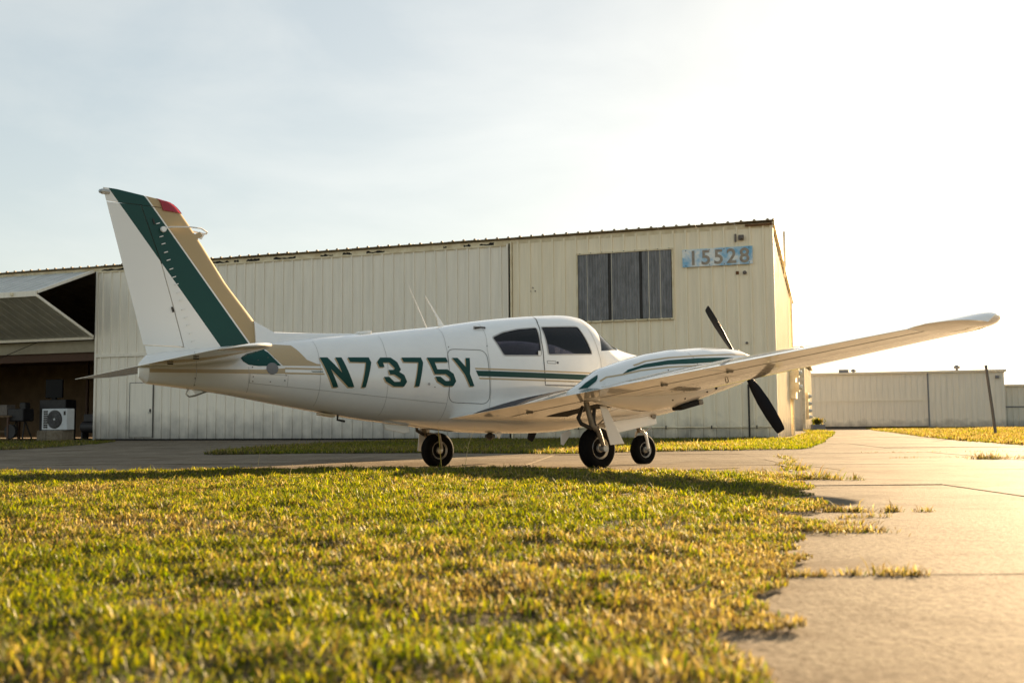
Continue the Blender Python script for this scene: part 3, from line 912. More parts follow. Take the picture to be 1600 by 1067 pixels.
# electric meters on the gable
mp_ = empty('meter_panel', hw(0, 0, 0), (0, 0, math.atan2(HD[1], HD[0])))
tag(mp_, 'cream electric meter cabinet with stacked meters on the hangar gable', 'meter box')
MB().box((-.14, -5.9, 2.15), (.2, .9, 1.7)).build('cabinet', M['trim'], mp_, bevel=.01)
for h_ in (2.7, 2.2, 1.7):
    for b2 in (-5.6,):
        md = MB().box((-.30, b2, h_), (.13, .3, .34)).build('meter', M['trim'], mp_, bevel=.01)
        MB().lathe([(-.46, .06), (-.44, .09), (-.36, .10)], (0, b2, h_), 'x', 18).build('meter_glass', M['glasslamp'], md, smooth=True)
MB().tube([(-.12, -5.7, 0), (-.12, -5.7, 1.3)], .05, 12).build('conduit', M['trim'], mp_, smooth=True)
MB().tube([(-.12, -6.0, 3.0), (-.12, -6.0, 5.0)], .04, 10).build('conduit', M['trim'], mp_, smooth=True)
MB().tube([(-.2, -2.6, 5.2), (-.2, -2.6, 6.7)], .03, 8).build('mast', M['trim'], mp_, smooth=True)

# ------------------------------------------------------------------ open bay at the left end of the hangar
def leaf(p0, p1, mt):
    """door leaf between two (outward, height) lines, ribbed, s from 25.12 on"""
    (o0, h0), (o1, h1) = p0, p1
    ln = math.hypot(o1 - o0, h1 - h0)
    V, F = ribbed(1.2, 0, ln, 3, .02)
    ux, uz = (o1 - o0) / ln, (h1 - h0) / ln
    nx_, nz_ = -uz, ux
    return [(x, o0 + ux * z + nx_ * y, h0 + uz * z + nz_ * y) for x, y, z in V], F
bif = empty('bifold_door', (HA[0], HA[1], HZ), (0, 0, math.atan2(HD[1], HD[0])))
tag(bif, 'grey bifold hangar door folded up above the open bay', 'hangar door')
for p0, p1 in (((.15, 6.42), (2.95, 5.32)), ((2.98, 5.18), (.12, 3.92))):
    V, F = leaf(p0, p1, None); first = None
    for k in range(11):
        if first is None: first = o = mesh('leaf_panel', V, F, M['leaf_grey'], bif)
        else: o = first.copy(); link(o, bif)
        o.location = (25.15 + 1.202 * k, 0, 0)
    c = ((p0[0] + p1[0]) / 2, (p0[1] + p1[1]) / 2); a = math.atan2(p1[1] - p0[1], p1[0] - p0[0])
    MB().box((25.14, c[0], c[1]), (.06, math.hypot(p1[0] - p0[0], p1[1] - p0[1]), .10), Matrix.Rotation(a, 3, 'X')).build('leaf_frame', M['sheetdoor'], bif)
MB().box((31.8, 2.99, 5.25), (13.3, .08, .20)).build('fold_rail', M['sheetdoor'], bif, bevel=.01)
MB().box((31.8, .10, 3.87), (13.3, .08, .10)).build('bottom_rail', M['sheetdoor'], bif)
for s_ in (26.2, 28.6): MB().box((s_, 3.05, 5.26), (.12, .05, .1)).build('hinge_plate', M['trim'], bif)
MB().box((31.8, -.35, 3.60), (13.2, .10, .44)).build('header_board', M['header'], hang)
MB().box((31.8, -.52, 3.22), (13.2, .14, .32)).build('wood_beam', M['wood'], hang)
MB().box((25.17, -3.7, 2.7), (.06, 7.2, 5.4)).build('partition', M['tanwall'], hang)
MB().box((38.0, -3.7, 2.7), (.06, 7.2, 5.4)).build('partition', M['tanwall'], hang)
MB().box((31.6, -3.9, 3.45), (12.7, 6.8, .05)).build('bay_ceiling', M['wood'], hang)
MB().box((29.4, -4.5, 1.75), (.10, .10, 3.4)).build('bay_post', M['wood'], hang)
for (s_, o_) in ((27.4, -2.4), (26.2, -1.6)):
    tb = MB().tube([(s_ - .9, o_, 3.28), (s_ + .9, o_, 3.28)], .03, 10).build('tube_lamp', mat('lamp_tube', (.7, .66, .6), .4), hang, smooth=True)
MB().tube([(30.2, .0, 3.1), (27.6, .12, 3.85)], .014, 6).build('lift_cable', M['dark'], hang)

def on_hangar(name, label, cat, loc, rz=0., group=None):
    p = hw(*loc)
    o = empty(name, p, (0, 0, math.atan2(HD[1], HD[0]) + rz))
    return tag(o, label, cat, group)
M['acwhite'] = mat('ac_white', (.55, .56, .56), .5, var=.1, vscale=4)
ac = on_hangar('air_conditioner', 'white air conditioner outdoor unit with round fan grille on a block', 'air conditioner', (25.05, 1.9, 0))
MB().box((0, 0, .80), (1.12, .38, .76)).build('casing', M['acwhite'], ac, bevel=.02)
MB().lathe([(.185, .33), (.205, .33), (.21, .30)], (-.02, 0, .80), 'y', 40).build('fan_opening', M['dark'], ac, smooth=True)
fg = MB()
for k in range(9):
    rr = .04 + .032 * k
    fg.tube([(-.02 + rr * math.cos(t * math.pi / 12), .218, .80 + rr * math.sin(t * math.pi / 12)) for t in range(25)], .004, 5, cap=False)
fg.build('fan_grille', M['grey'], ac, smooth=True)
MB().lathe([(.2, .05), (.225, .04)], (-.02, 0, .8), 'y', 16).build('fan_hub', M['acwhite'], ac)
for k in range(8):
    for q in (0, 1): MB().box((.44 - .1 * q, .193, .52 + .08 * k), (.085, .012, .06)).build('vent_slot', M['dark'], ac)
MB().box((-.46, .195, 1.02), (.08, .01, .14)).build('badge', M['dark'], ac)
blk = on_hangar('concrete_block', 'low concrete plinth under the air conditioner', 'plinth', (25.05, 1.9, 0))
MB().box((-.1, 0, .205), (.7, .6, .40)).box((.5, .02, .2), (.42, .5, .39)).build('plinth', M['concrete'], blk, bevel=.02)

M['darkstuff'] = mat('dark_equipment', (.025, .022, .022), .6, var=.5, vscale=4)
cb = on_hangar('black_cabinet', 'tall black cabinet with a screen behind the air conditioner', 'cabinet', (28.3, -1.6, 0))
MB().box((0, 0, .8), (1.3, .6, 1.6)).build('body', M['darkstuff'], cb, bevel=.02)
MB().box((.1, .1, 2.05), (.85, .08, .75)).build('screen', M['black'], cb, bevel=.02)
MB().box((.1, .1, 1.63), (.2, .1, .12)).build('screen_foot', M['black'], cb)
cp2 = on_hangar('air_compressor', 'dark air compressor with round tank beside the hangar door post', 'compressor', (25.75, -.6, 0))
MB().lathe([(-.4, .1), (-.36, .22), (.36, .22), (.4, .1)], (0, 0, .5), 'x', 20).build('tank', M['darkstuff'], cp2, smooth=True)
MB().box((.0, 0, .85), (.5, .3, .3)).build('motor', M['darkstuff'], cp2, bevel=.03)
MB().tube([(-.3, 0, .7), (-.42, 0, 1.3), (-.2, 0, 1.5)], .02, 8).build('handle', mat('yellow_tube', (.4, .22, .04), .5), cp2, smooth=True)
for a in (-.3, .3): MB().box((a, 0, .15), (.06, .35, .3)).build('foot', M['darkstuff'], cp2)
wb = on_hangar('workbench', 'brown workbench with a pale crate at the left picture edge', 'workbench', (30.6, -.8, 0))
MB().box((0, 0, .95), (1.9, .7, .06)).build('bench_top', M['tanwall'], wb)
for a in (-.85, .85):
    for b in (-.28, .28): MB().box((a, b, .46), (.08, .08, .92)).build('leg', M['wood'], wb)
MB().box((0, 0, .35), (1.7, .6, .04)).build('shelf', M['tanwall'], wb)
bx = on_hangar('tool_crate', 'grey tool crate standing on the workbench', 'crate', (30.5, -.8, .98))
MB().box((0, 0, .22), (1.2, .45, .42)).build('body', M['post'], bx, bevel=.02)
MB().box((0, .235, .34), (.3, .02, .05)).build('crate_handle', M['acwhite'], bx)
en = on_hangar('engine_stand', 'dark machine on a stand left of the air conditioner', 'machine', (29.5, -.9, 0))
MB().box((0, 0, 1.0), (.8, .6, .5)).box((-.2, 0, 1.35), (.3, .3, .3)).build('machine_body', M['darkstuff'], en, bevel=.05)
for a in (-.35, .35): MB().tube([(a, .25, .02), (a * .6, 0, .8)], .03, 8).tube([(a, -.25, .02), (a * .6, 0, .8)], .03, 8).build('stand_leg', M['dark'], en)
MB().lathe([(-.06, .28), (.06, .28)], (.15, .34, .35), 'y', 20).build('flywheel', M['darkstuff'], en)

# ------------------------------------------------------------------ hangars beyond
def far_hangar(name, label, corner, depth, length, h, zb, mt, doors, depthside, gable=True):
    o = empty(name, (*corner, zb), (0, 0, math.atan2(HD[1], HD[0])))
    tag(o, label, 'hangar')
    n = max(2, round(length / 1.2)); pw = length / n
    V, F = ribbed(pw - .004, 0, h - .05); first = None
    for k in range(n):
        if first is None: first = q = mesh('wall_panel', V, F, mt, o)
        else: q = first.copy(); link(q, o)
        q.location = (pw * k, 0, 0)
    MB().box((length / 2, .03, h + .02), (length + .3, .3, .12)).build('eave', M['roofpale'], o)
    V = [(-.15, .2, h + .05), (length + .15, .2, h + .05), (length + .15, -depthside, h - .9), (-.15, -depthside, h - .9)]
    MB().add(V + [(a, b, c + .06) for a, b, c in V], [(0, 1, 2, 3), (7, 6, 5, 4), (0, 4, 5, 1), (1, 5, 6, 2), (2, 6, 7, 3), (3, 7, 4, 0)]).build('roof', M['roofpale'], o)
    V, F = ribbed(depthside, 0, h - .95, max(3, round(depthside / .4)))
    mesh('gable_wall', [(-y - .005, -x, z) for x, y, z in V], F, mt, o)
    MB().box((length / 2, -depthside + .05, (h - 1) / 2), (length - .2, .06, h - 1)).build('back_wall', mt, o)
    return o
fh = far_hangar('far_hangar', 'grey ribbed hangar beyond the end of the lane', (34.6, 72.98), 0, 19.0, 3.95, -.25, M['farsheet'], None, 9)
MB().box((5.0, .05, 1.97), (.10, .06, 3.9)).build('door_post', M['grey'], fh)
MB().box((12.0, .05, 1.99), (14.0, .05, .07)).build('door_belt', M['farsheet'], fh)
MB().box((12.0, .04, .05), (14.0, .06, .12)).build('door_seal', M['hole'], fh)
MB().box((.46, .1, 3.55), (.25, .15, .2)).build('wall_lamp', M['grey'], fh)
for (s_, r__, h_) in ((10.06, .12, .5), (2.97, .14, .62)):
    v = MB().lathe([(0, r__ * .7), (h_ * .6, r__ * .7), (h_ * .62, r__ * 1.5), (h_ * .85, r__ * 1.5), (h_, r__ * .6)], (s_, -.9, 3.85), 'z', 14).build('roof_vent', M['grey'], fh, smooth=True)
MB().box((10.75, -.9, 4.1), (.7, .5, .45)).build('roof_cowl', M['grey'], fh)
f2 = far_hangar('far_hangar', 'low pale hangar at the right picture edge', (34.6 + .9453 * 11.5, 72.98 - .3262 * 11.5 + 3), 0, 11.4, 2.95, -.25, M['farsheet'], None, 9)
MB().box((9.0, .05, 1.45), (4.2, .05, .08)).build('door_belt', M['grey'], f2)
nb = far_hangar('next_hangar', 'narrow white end of the next hangar behind the cream one', (15.95, 57.0), 0, 14, 4.5, -.17, M['sheet'], None, 8)
MB().box((-.03, .02, 2.2), (.16, .12, 4.4)).build('corner_trim', M['trim'], nb)
mp2 = empty('meter_panel', (16.02, 57.3, -.17), (0, 0, math.atan2(HD[1], HD[0])))
tag(mp2, 'small distant row of electric meters on the next hangar', 'meter box')
MB().box((-.15, -1.2, 1.35), (.2, .5, 1.5)).build('cabinet', M['trim'], mp2)
for h_ in (1.9, 1.5, 1.1, .75): MB().lathe([(-.42, .07), (-.24, .12)], (0, -1.2, h_), 'x', 12).build('meter', M['glasslamp'], mp2)
pt = empty('planter', (16.6, 56.6, -.17)); pt.scale = (.75, .75, .75); tag(pt, 'grey planter with a small green shrub by the next hangar', 'planter')
MB().box((0, 0, .22), (.9, .6, .44)).build('tub', M['grey'], pt, bevel=.02)
r_ = np.random.default_rng(5); ax_ = r_.normal(0, .18, 260); ay_ = r_.normal(0, .14, 260)
po = blades('shrub', ax_, ay_, np.full(260, .42) + r_.uniform(0, .3, 260), np.full(260, .35), np.full(260, .05), np.full(260, .3), 5, parent=pt)
po.pop('kind', None)
# leaning post right of the lane
pl = empty('leaning_post', (15.96, 34.4, gz(34.4))); tag(pl, 'leaning weathered grey post in the verge', 'post')
MB().tube([(0, 0, -.1), (-.08, 0, .8), (-.235, 0, 2.27)], [.05, .048, .044], 9).build('pole', M['post'], pl, smooth=True)
MB().tube([(-.232, 0, 2.25), (-.24, 0, 2.32)], [.052, .048], 9).build('cap', M['grey'], pl, smooth=True)

# ------------------------------------------------------------------ airplane (x forward, y left, z up, metres above the wheels' contact plane)
air = empty('airplane', (-.039, 12.136, 0), (-.0256, .01487, .66882))
tag(air, 'white low wing twin engine airplane with green and tan stripes', 'airplane')
# station: x, z_top, z_bottom, half width, z of greatest width, upper exponent, lower exponent
FS=[(-4.31,1.03,.90,.02,.965,2.0,2.0),(-4.29,1.075,.865,.06,.97,2.0,2.1),(-4.25,1.105,.848,.09,.97,2.0,2.2),(-4.0,1.16,.822,.125,.98,2.0,2.2),(-3.5,1.235,.765,.195,.985,2.0,2.2),
(-3.0,1.30,.685,.265,.985,2.05,2.25),(-2.5,1.372,.608,.335,.98,2.1,2.3),(-2.0,1.436,.535,.400,.975,2.1,2.35),
(-1.5,1.510,.485,.458,.975,2.15,2.4),(-1.0,1.585,.428,.510,.98,2.2,2.5),(-.5,1.675,.398,.548,.98,2.3,2.6),
(0.,1.748,.392,.570,.98,2.4,2.7),(.4,1.795,.398,.575,.98,2.45,2.7),(.8,1.826,.43,.575,.98,2.4,2.7),
(.95,1.818,.455,.573,.98,2.35,2.6),(1.1,1.75,.475,.57,.98,2.25,2.6),(1.25,1.645,.495,.565,.98,2.15,2.6),(1.4,1.545,.515,.56,.98,2.05,2.5),(1.6,1.475,.535,.55,.98,2.0,2.5),
(1.8,1.43,.555,.53,.98,2.05,2.5),(2.1,1.385,.585,.485,.98,2.2,2.4),(2.5,1.30,.635,.39,.97,2.2,2.3),(2.8,1.20,.70,.27,.955,2.1,2.2),
(2.95,1.12,.77,.17,.945,2.0,2.0),(3.03,1.03,.85,.08,.94,2.0,2.0)]
def fus(x):
    """smooth interpolation of the fuselage stations"""
    n=len(FS)
    x=min(max(x,FS[0][0]),FS[-1][0])
    i=0
    while i<n-2 and x>FS[i+1][0]: i+=1
    a,b=FS[i],FS[i+1]; p=FS[max(i-1,0)]; q=FS[min(i+2,n-1)]
    h=b[0]-a[0]; t=(x-a[0])/h; out=[]
    for k in range(1,7):
        d=(b[k]-a[k])/h
        d0=(a[k]-p[k])/(a[0]-p[0]) if i>0 else d
        d1=(q[k]-b[k])/(q[0]-b[0]) if i<n-2 else d
        m0=0 if d0*d<=0 else 2*d0*d/(d0+d)
        m1=0 if d1*d<=0 else 2*d1*d/(d1+d)
        out.append((2*t**3-3*t*t+1)*a[k]+(t**3-2*t*t+t)*h*m0+(-2*t**3+3*t*t)*b[k]+(t**3-t*t)*h*m1)
    return out
def fus_y(x,z,off=0.):
    """half width of the fuselage skin at station x and height z"""
    zt,zb,w,zc,nu,nl=fus(x)
    if z>=zc: s=(z-zc)/(zt-zc); n=nu
    else: s=(zc-z)/(zc-zb); n=nl
    s=min(abs(s),.999)
    return w*(1-s**n)**(1/n)+off
def fus_pt(x,a,off=0.):
    """skin point at station x and angle a (0 = right side, pi/2 = top)"""
    zt,zb,w,zc,nu,nl=fus(x)
    c,s=math.cos(a),math.sin(a)
    n=nu if s>=0 else nl; h=(zt-zc) if s>=0 else (zc-zb)
    y=-math.copysign(abs(c)**(2/n),c)*(w+off); z=zc+math.copysign(abs(s)**(2/n),s)*(h+off)
    return (x,y,z)

def fus_solid(off, x0, x1, nx, na=64, mats=(None,), midx=0):
    """closed solid of the fuselage skin, moved in or out by off"""
    rings = []
    for i in range(nx + 1):
        x = x0 + (x1 - x0) * i / nx
        rings.append([fus_pt(x, 2 * math.pi * (k + .5) / na, off) for k in range(na)])
    b = MB().loft(rings)
    o = b.build('solid', None)
    for q in mats: o.data.materials.append(q)
    o.data.polygons.foreach_set('material_index', [midx] * len(o.data.polygons))
    return o

def boolean(o, cutter, op='DIFFERENCE', drop=True):
    md = o.modifiers.new('cut', 'BOOLEAN'); md.operation = op; md.object = cutter; md.solver = 'EXACT'
    dg = bpy.context.evaluated_depsgraph_get()
    me = bpy.data.meshes.new_from_object(o.evaluated_get(dg))
    o.modifiers.clear()
    old = o.data; o.data = me
    bpy.data.meshes.remove(old)
    if drop: kill(cutter)
    return o
def kill(o):
    me = o.data; bpy.data.objects.remove(o); bpy.data.meshes.remove(me)

def smooth_poly(poly, r=.03, n=4):
    """outline with rounded corners"""
    out = []; m_ = len(poly)
    for i in range(m_):
        p0, p, p1 = Vector(poly[i - 1]), Vector(poly[i]), Vector(poly[(i + 1) % m_])
        a = (p0 - p); b = (p1 - p); d = min(r, a.length * .45, b.length * .45)
        q0, q1 = p + a.normalized() * d, p + b.normalized() * d
        for k in range(n + 1):
            t = k / n
            out.append(tuple((1 - t) ** 2 * q0 + 2 * t * (1 - t) * p + t * t * q1))
    return out
REAR_WIN = smooth_poly([(-.565, 1.447), (-.40, 1.516), (-.172, 1.568), (.10, 1.602), (.07, 1.438), (.045, 1.262), (-.475, 1.240)], .03)
DOOR_WIN = smooth_poly([(.165, 1.612), (.60, 1.645), (.735, 1.652), (.80, 1.45), (.835, 1.315), (.15, 1.277)], .03)
SHIELD = [(1.0, 1.365), (1.2, 1.385), (1.4, 1.40), (1.56, 1.455), (1.8, 1.6), (1.5, 2.0), (1.14, 2.0), (1.10, 1.70), (1.04, 1.5)]
body = fus_solid(0, FS[0][0], FS[-1][0], 110, 72, (M['white'], M['lining']))
boolean(body, fus_solid(-.03, -.95, 1.72, 30, 48, (M['white'], M['lining']), 1))
glass_shell = fus_solid(-.004, -1.2, 1.95, 70, 72)
boolean(glass_shell, fus_solid(-.011, -1.3, 2.05, 70, 72))
panes = []
for poly, nm, sides, gm in ((REAR_WIN, 'rear_window', (-1, 1), M['glass']), (DOOR_WIN, 'door_window', (-1, 1), M['glass']), (SHIELD, 'windshield', (0,), M['wsglass'])):
    for sd in sides:
        y0, y1 = (-1, 1) if sd == 0 else ((-1, -.02) if sd < 0 else (.02, 1))
        cut = MB().prism(poly, y0, y1).build('cutter', None)
        cut.data.materials.append(M['white']); cut.data.materials.append(M['lining'])
        pane = bpy.data.objects.new(nm, glass_shell.data.copy()); link(pane)
        boolean(pane, cut, 'INTERSECT', drop=False)
        pane.data.materials.clear(); pane.data.materials.append(gm)
        pane.data.polygons.foreach_set('material_index', [0] * len(pane.data.polygons))
        panes.append(pane)
        boolean(body, cut)
kill(glass_shell)
body.name = 'fuselage'; body.data.name = 'fuselage'
body.data.polygons.foreach_set('use_smooth', [True] * len(body.data.polygons))
body.data.set_sharp_from_angle(angle=R(30))
body.parent = air
for p in panes:
    p.parent = body
    p.data.polygons.foreach_set('use_smooth', [True] * len(p.data.polygons))
    p.data.set_sharp_from_angle(angle=R(30))

# cabin seats and panel
for (x, y) in ((.55, -.26), (.55, .26), (-.18, -.25), (-.18, .25)):
    st_ = MB().box((x, y, .95), (.46, .42, .16)).box((x - (.26 if x > 0 else .2), y, 1.22 if x > 0 else 1.08), (.14, .42, .56 if x > 0 else .36), Matrix.Rotation(-.2, 3, 'Y'))
    if x > 0: st_.box((x - .31, y, 1.5), (.08, .2, .12))
    st_.build('seat', M['seat'], body, bevel=.03)
MB().box((1.12, 0, 1.15), (.12, .9, .30)).build('instrument_panel', M['seat'], body, bevel=.02)
MB().box((.5, 0, .80), (2.2, 1.0, .03)).build('cabin_floor', M['lining'], body)

def skin(p, off): return (p[0], -fus_y(p[0], p[1]) - off, p[1])
def decal(name, poly, mt, off=.003, parent=None, step=.06, fn=skin):
    P, T = fill_poly(poly, step)
    V, F = thicken(P, T, fn, off)
    return mesh(name, V, F, mt, parent or body)
def resample(path, step=.03, closed=False):
    pts = [Vector(p) for p in path]
    if closed: pts.append(pts[0])
    out = []
    for a, b in zip(pts, pts[1:]):
        n = max(1, int((b - a).length / step))
        out += [a + (b - a) * k / n for k in range(n)]
    if not closed: out.append(pts[-1])
    return out
def skin_strip(name, path, wd, mt, closed=False, off=.0025, parent=None, fn=skin):
    pts = resample(path, .03, closed); n = len(pts); V = []; F = []
    for i, p in enumerate(pts):
        a = pts[(i - 1) % n] if closed or i else p; b = pts[(i + 1) % n] if closed or i < n - 1 else p
        d = (b - a).normalized(); q = Vector((-d.y, d.x)) * wd / 2
        V += [fn(p + q, off), fn(p - q, off)]
    for i in range(n if closed else n - 1):
        j = (i + 1) % n
        F.append((2 * i, 2 * i + 1, 2 * j + 1, 2 * j))
    return mesh(name, V, F, mt, parent or body)

LET = {
'N': [(-2.622, 1.14), (-2.542, 1.143), (-2.396, 0.989), (-2.459, 1.146), (-2.393, 1.148), (-2.263, 0.849), (-2.324, 0.848), (-2.516, 1.026), (-2.431, 0.846), (-2.486, 0.843)],
'7': [(-2.325, 1.151), (-2.099, 1.159), (-2.079, 1.106), (-2.141, 0.85), (-2.184, 0.849), (-2.136, 1.104), (-2.307, 1.103)],
'3': [(-1.973, 1.162), (-1.857, 1.166), (-1.789, 1.119), (-1.755, 1.043), (-1.774, 1.018), (-1.718, 0.987), (-1.685, 0.918), (-1.718, 0.866), (-1.833, 0.866), (-1.922, 0.915), (-1.946, 0.962), (-1.888, 0.964), (-1.829, 0.914), (-1.759, 0.916), (-1.754, 0.943), (-1.83, 0.989), (-1.876, 0.988), (-1.894, 1.035), (-1.835, 1.037), (-1.822, 1.055), (-1.88, 1.113), (-1.95, 1.11), (-1.937, 1.062), (-1.992, 1.06), (-2.013, 1.114)],
'7b': [(-1.735, 1.17), (-1.51, 1.179), (-1.492, 1.126), (-1.543, 0.872), (-1.594, 0.869), (-1.547, 1.124), (-1.716, 1.123)],
'5': [(-1.44, 1.181), (-1.214, 1.189), (-1.194, 1.141), (-1.356, 1.133), (-1.331, 1.058), (-1.211, 1.062), (-1.138, 1.017), (-1.107, 0.937), (-1.141, 0.884), (-1.241, 0.882), (-1.332, 0.932), (-1.357, 0.981), (-1.298, 0.982), (-1.233, 0.937), (-1.176, 0.939), (-1.18, 0.974), (-1.232, 1.009), (-1.363, 1.005)],
'Y': [(-1.139, 1.189), (-1.073, 1.192), (-0.98, 1.093), (-0.973, 1.194), (-0.922, 1.196), (-0.935, 1.021), (-0.88, 0.89), (-0.933, 0.887), (-0.997, 1.013)]}
for k in LET:
    decal('letter_shadow', [(a - .012, b - .011) for a, b in LET[k]], M['goldline'], .0016)
    decal('registration_letter', LET[k], M['green'], .0032)
decal('stripe', [(-.858, 1.060), (-.4, 1.062), (.2, 1.064), (1.5, 1.068), (1.5, 1.004), (-.828, 1.000)], M['green'])
decal('stripe', [(-.868, 1.090), (1.5, 1.098), (1.5, 1.082), (-.861, 1.073)], M['goldline'])
decal('stripe', [(-.822, .984), (1.5, .990), (1.5, .974), (-.812, .968)], M['goldline'])
decal('stripe', [(-2.98, 1.026), (-2.608, 1.030), (-2.600, 1.014), (-2.98, 1.010)], M['goldline'])
decal('stripe', [(-2.98, .979), (-2.588, .981), (-2.580, .965), (-2.98, .963)], M['goldline'])
decal('stripe', [(-2.72, .998), (-2.598, 1.0), (-2.594, .992), (-2.70, .990)], M['green'])
decal('stripe', [(-4.24, .978), (-3.2, 1.000), (-2.98, 1.02), (-2.98, .965), (-3.33, .958), (-4.24, .945)], M['gold'], .0015)
decal('stripe', [(-3.42, 1.13), (-3.19, 1.222), (-3.128, 1.171), (-3.078, 1.107), (-3.02, 1.044), (-3.242, 1.033), (-3.335, 1.043), (-3.385, 1.073)], M['green'])
decal('stripe', [(-3.165, 1.235), (-3.03, 1.262), (-2.876, 1.257), (-2.831, 1.207), (-2.756, 1.111), (-2.66, 1.073), (-2.62, 1.070), (-2.62, 1.054), (-3.0, 1.045), (-3.077, 1.119)], M['gold'])
decal('round_patch', [(-3.106 + .058 * math.cos(t * math.pi / 12), 1.013 + .058 * math.sin(t * math.pi / 12)) for t in range(24)], M['grey'], .005, step=.2)
# seams, door and hatch outlines
for nm, path, wd, mt, cl in (
    ('skin_seam', [(-3.82, 1.16), (-3.825, .83)], .004, 'softseam', 0), ('skin_seam', [(-3.336, 1.02), (-3.32, .78)], .004, 'softseam', 0),
    ('skin_seam', [(-2.63, 1.34), (-2.62, .66)], .004, 'softseam', 0), ('skin_seam', [(-1.88, 1.44), (-1.9, 1.27), (-1.9, .57)], .004, 'softseam', 0),
    ('skin_seam', [(-1.12, 1.56), (-1.18, 1.32), (-1.2, .5)], .004, 'softseam', 0), ('skin_seam', [(-.6, 1.64), (-.64, 1.45), (-.68, 1.30), (-.66, .62)], .004, 'softseam', 0),
    ('skin_seam', [(-3.32, .868), (-2.6, .812), (-1.91, .755), (-1.19, .70)], .004, 'softseam', 0), ('skin_seam', [(-3.32, .868), (-3.32, .96), (-2.95, .95), (-2.95, .84)], .004, 'softseam', 0),
    ('baggage_door_seam', smooth_poly([(-1.19, 1.285), (-.700, 1.293), (-.672, .700), (-1.185, .712)], .10, 6), .006, 'seam', 1),
    ('cabin_door_seam', [(.24, 1.768), (.16, 1.66), (.09, 1.45), (.072, 1.2), (.078, .925), (.60, .932)], .012, 'seam', 0),
    ('cabin_door_seam', [(.86, 1.79), (.90, 1.65), (.93, 1.45), (.96, 1.25), (.955, 1.07), (.9, .94), (.6, .932)], .006, 'softseam', 0),
    ('window_seal', REAR_WIN, .014, 'softseam', 1), ('window_seal', DOOR_WIN, .014, 'softseam', 1)):
    skin_strip(nm, path, wd, M[mt], bool(cl))
def skin_rivets(name, pts, r=.006, mt='seam'):
    for (x, z) in pts:
        y = -fus_y(x, z)
        MB().lathe([(-.004, r), (.003, r * .8)], (x, y, z), 'y', 8).build(name, M[mt], body)
skin_rivets('rivet', [(-3.30, 1.02), (-3.24, 1.09), (-3.14, 1.12), (-3.29, .93), (-3.29, .885), (-3.12, .885), (-2.98, .90), (-2.97, .95), (-3.83, .9), (-3.82, .84), (-1.15, 1.31), (-.67, 1.34), (-1.36, .87)])
def skin3(x, z, off): return (x, -fus_y(x, z) - off, z)
MB().tube([skin3(-.72, 1.548, .0), skin3(-.71, 1.552, .03), skin3(-.66, 1.562, .04), skin3(-.60, 1.562, .03), skin3(-.585, 1.56, .0)], .009, 8).build('grab_handle', M['dark'], body, smooth=True)
MB().box((-.655, -fus_y(-.655, 1.56) - .006, 1.556), (.15, .01, .035)).build('handle_plate', M['softseam'], body)
skin_strip('door_handle', smooth_poly([(.12, 1.205), (.25, 1.207), (.25, 1.178), (.12, 1.176)], .01, 3), .005, M['seam'], True)
skin_rivets('door_lock', [(.275, 1.19)], .014, 'dark')
skin_rivets('fuel_drain', [(-1.43, .90)], .016, 'softseam')
MB().box((.02, -fus_y(.02, 1.28) - .004, 1.29), (.035, .006, .05)).build('window_placard', M['white'], body)

# fin, rudder, dorsal ridge
def lerp(tab, z):
    return float(np.interp(z, [a for a, b in tab], [b for a, b in tab]))
FIN_LE = [(1.08, -2.75), (1.30, -2.985), (1.345, -3.04), (1.38, -3.086), (1.458, -3.162), (1.566, -3.251), (1.835, -3.486), (2.15, -3.705), (2.366, -3.861), (2.44, -3.92), (2.497, -3.965), (2.537, -4.005), (2.562, -4.045), (2.578, -4.09), (2.595, -4.26), (2.615, -4.45), (2.63, -4.6)]
FIN_TE = [(1.0, -4.215), (1.13, -4.252), (2.63, -4.675)]
HINGE = [(1.0, -3.84), (1.185, -3.9), (1.549, -4.004), (1.98, -4.135), (2.5, -4.333)]
def foil_t(u, t): return 5 * t * (.2969 * math.sqrt(max(u, 0)) - .126 * u - .3516 * u * u + .2843 * u ** 3 - .1036 * u ** 4)
def fin_half(x, z):
    le, te = lerp(FIN_LE, z), lerp(FIN_TE, z); c = le - te
    return max(.0025, foil_t(min(max((le - x) / c, 0), 1), .085) * c)
def fin_loft(zs, xa, xb, n=14):
    rings = []
    for z in zs:
        a, b = xa(z), xb(z); rg = []
        xs = [a + (b - a) * (1 - math.cos(math.pi * k / n)) / 2 for k in range(n + 1)]
        for x in xs: rg.append((x, -fin_half(x, z), z))
        for x in xs[::-1]: rg.append((x, fin_half(x, z), z))
        rings.append(rg)
    return MB().loft(rings)
zz_ = [1.08 + (2.497 - 1.08) * k / 22 for k in range(23)]
fin_o = fin_loft(zz_, lambda z: lerp(FIN_LE, z), lambda z: lerp(HINGE, z) + .006).build('vertical_fin', M['fin'], air, smooth=True)
zr = [1.205 + (2.497 - 1.205) * k / 18 for k in range(19)]
rud = fin_loft(zr, lambda z: lerp(HINGE, z) - .004, lambda z: lerp(FIN_TE, z)).build('rudder', M['fin'], air, smooth=True)
zc_ = [2.504, 2.52, 2.54, 2.56, 2.58, 2.60, 2.615, 2.625]
fin_loft(zc_, lambda z: lerp(FIN_LE, z), lambda z: lerp(FIN_TE, z)).build('rudder_cap', M['fin'], rud, smooth=True)
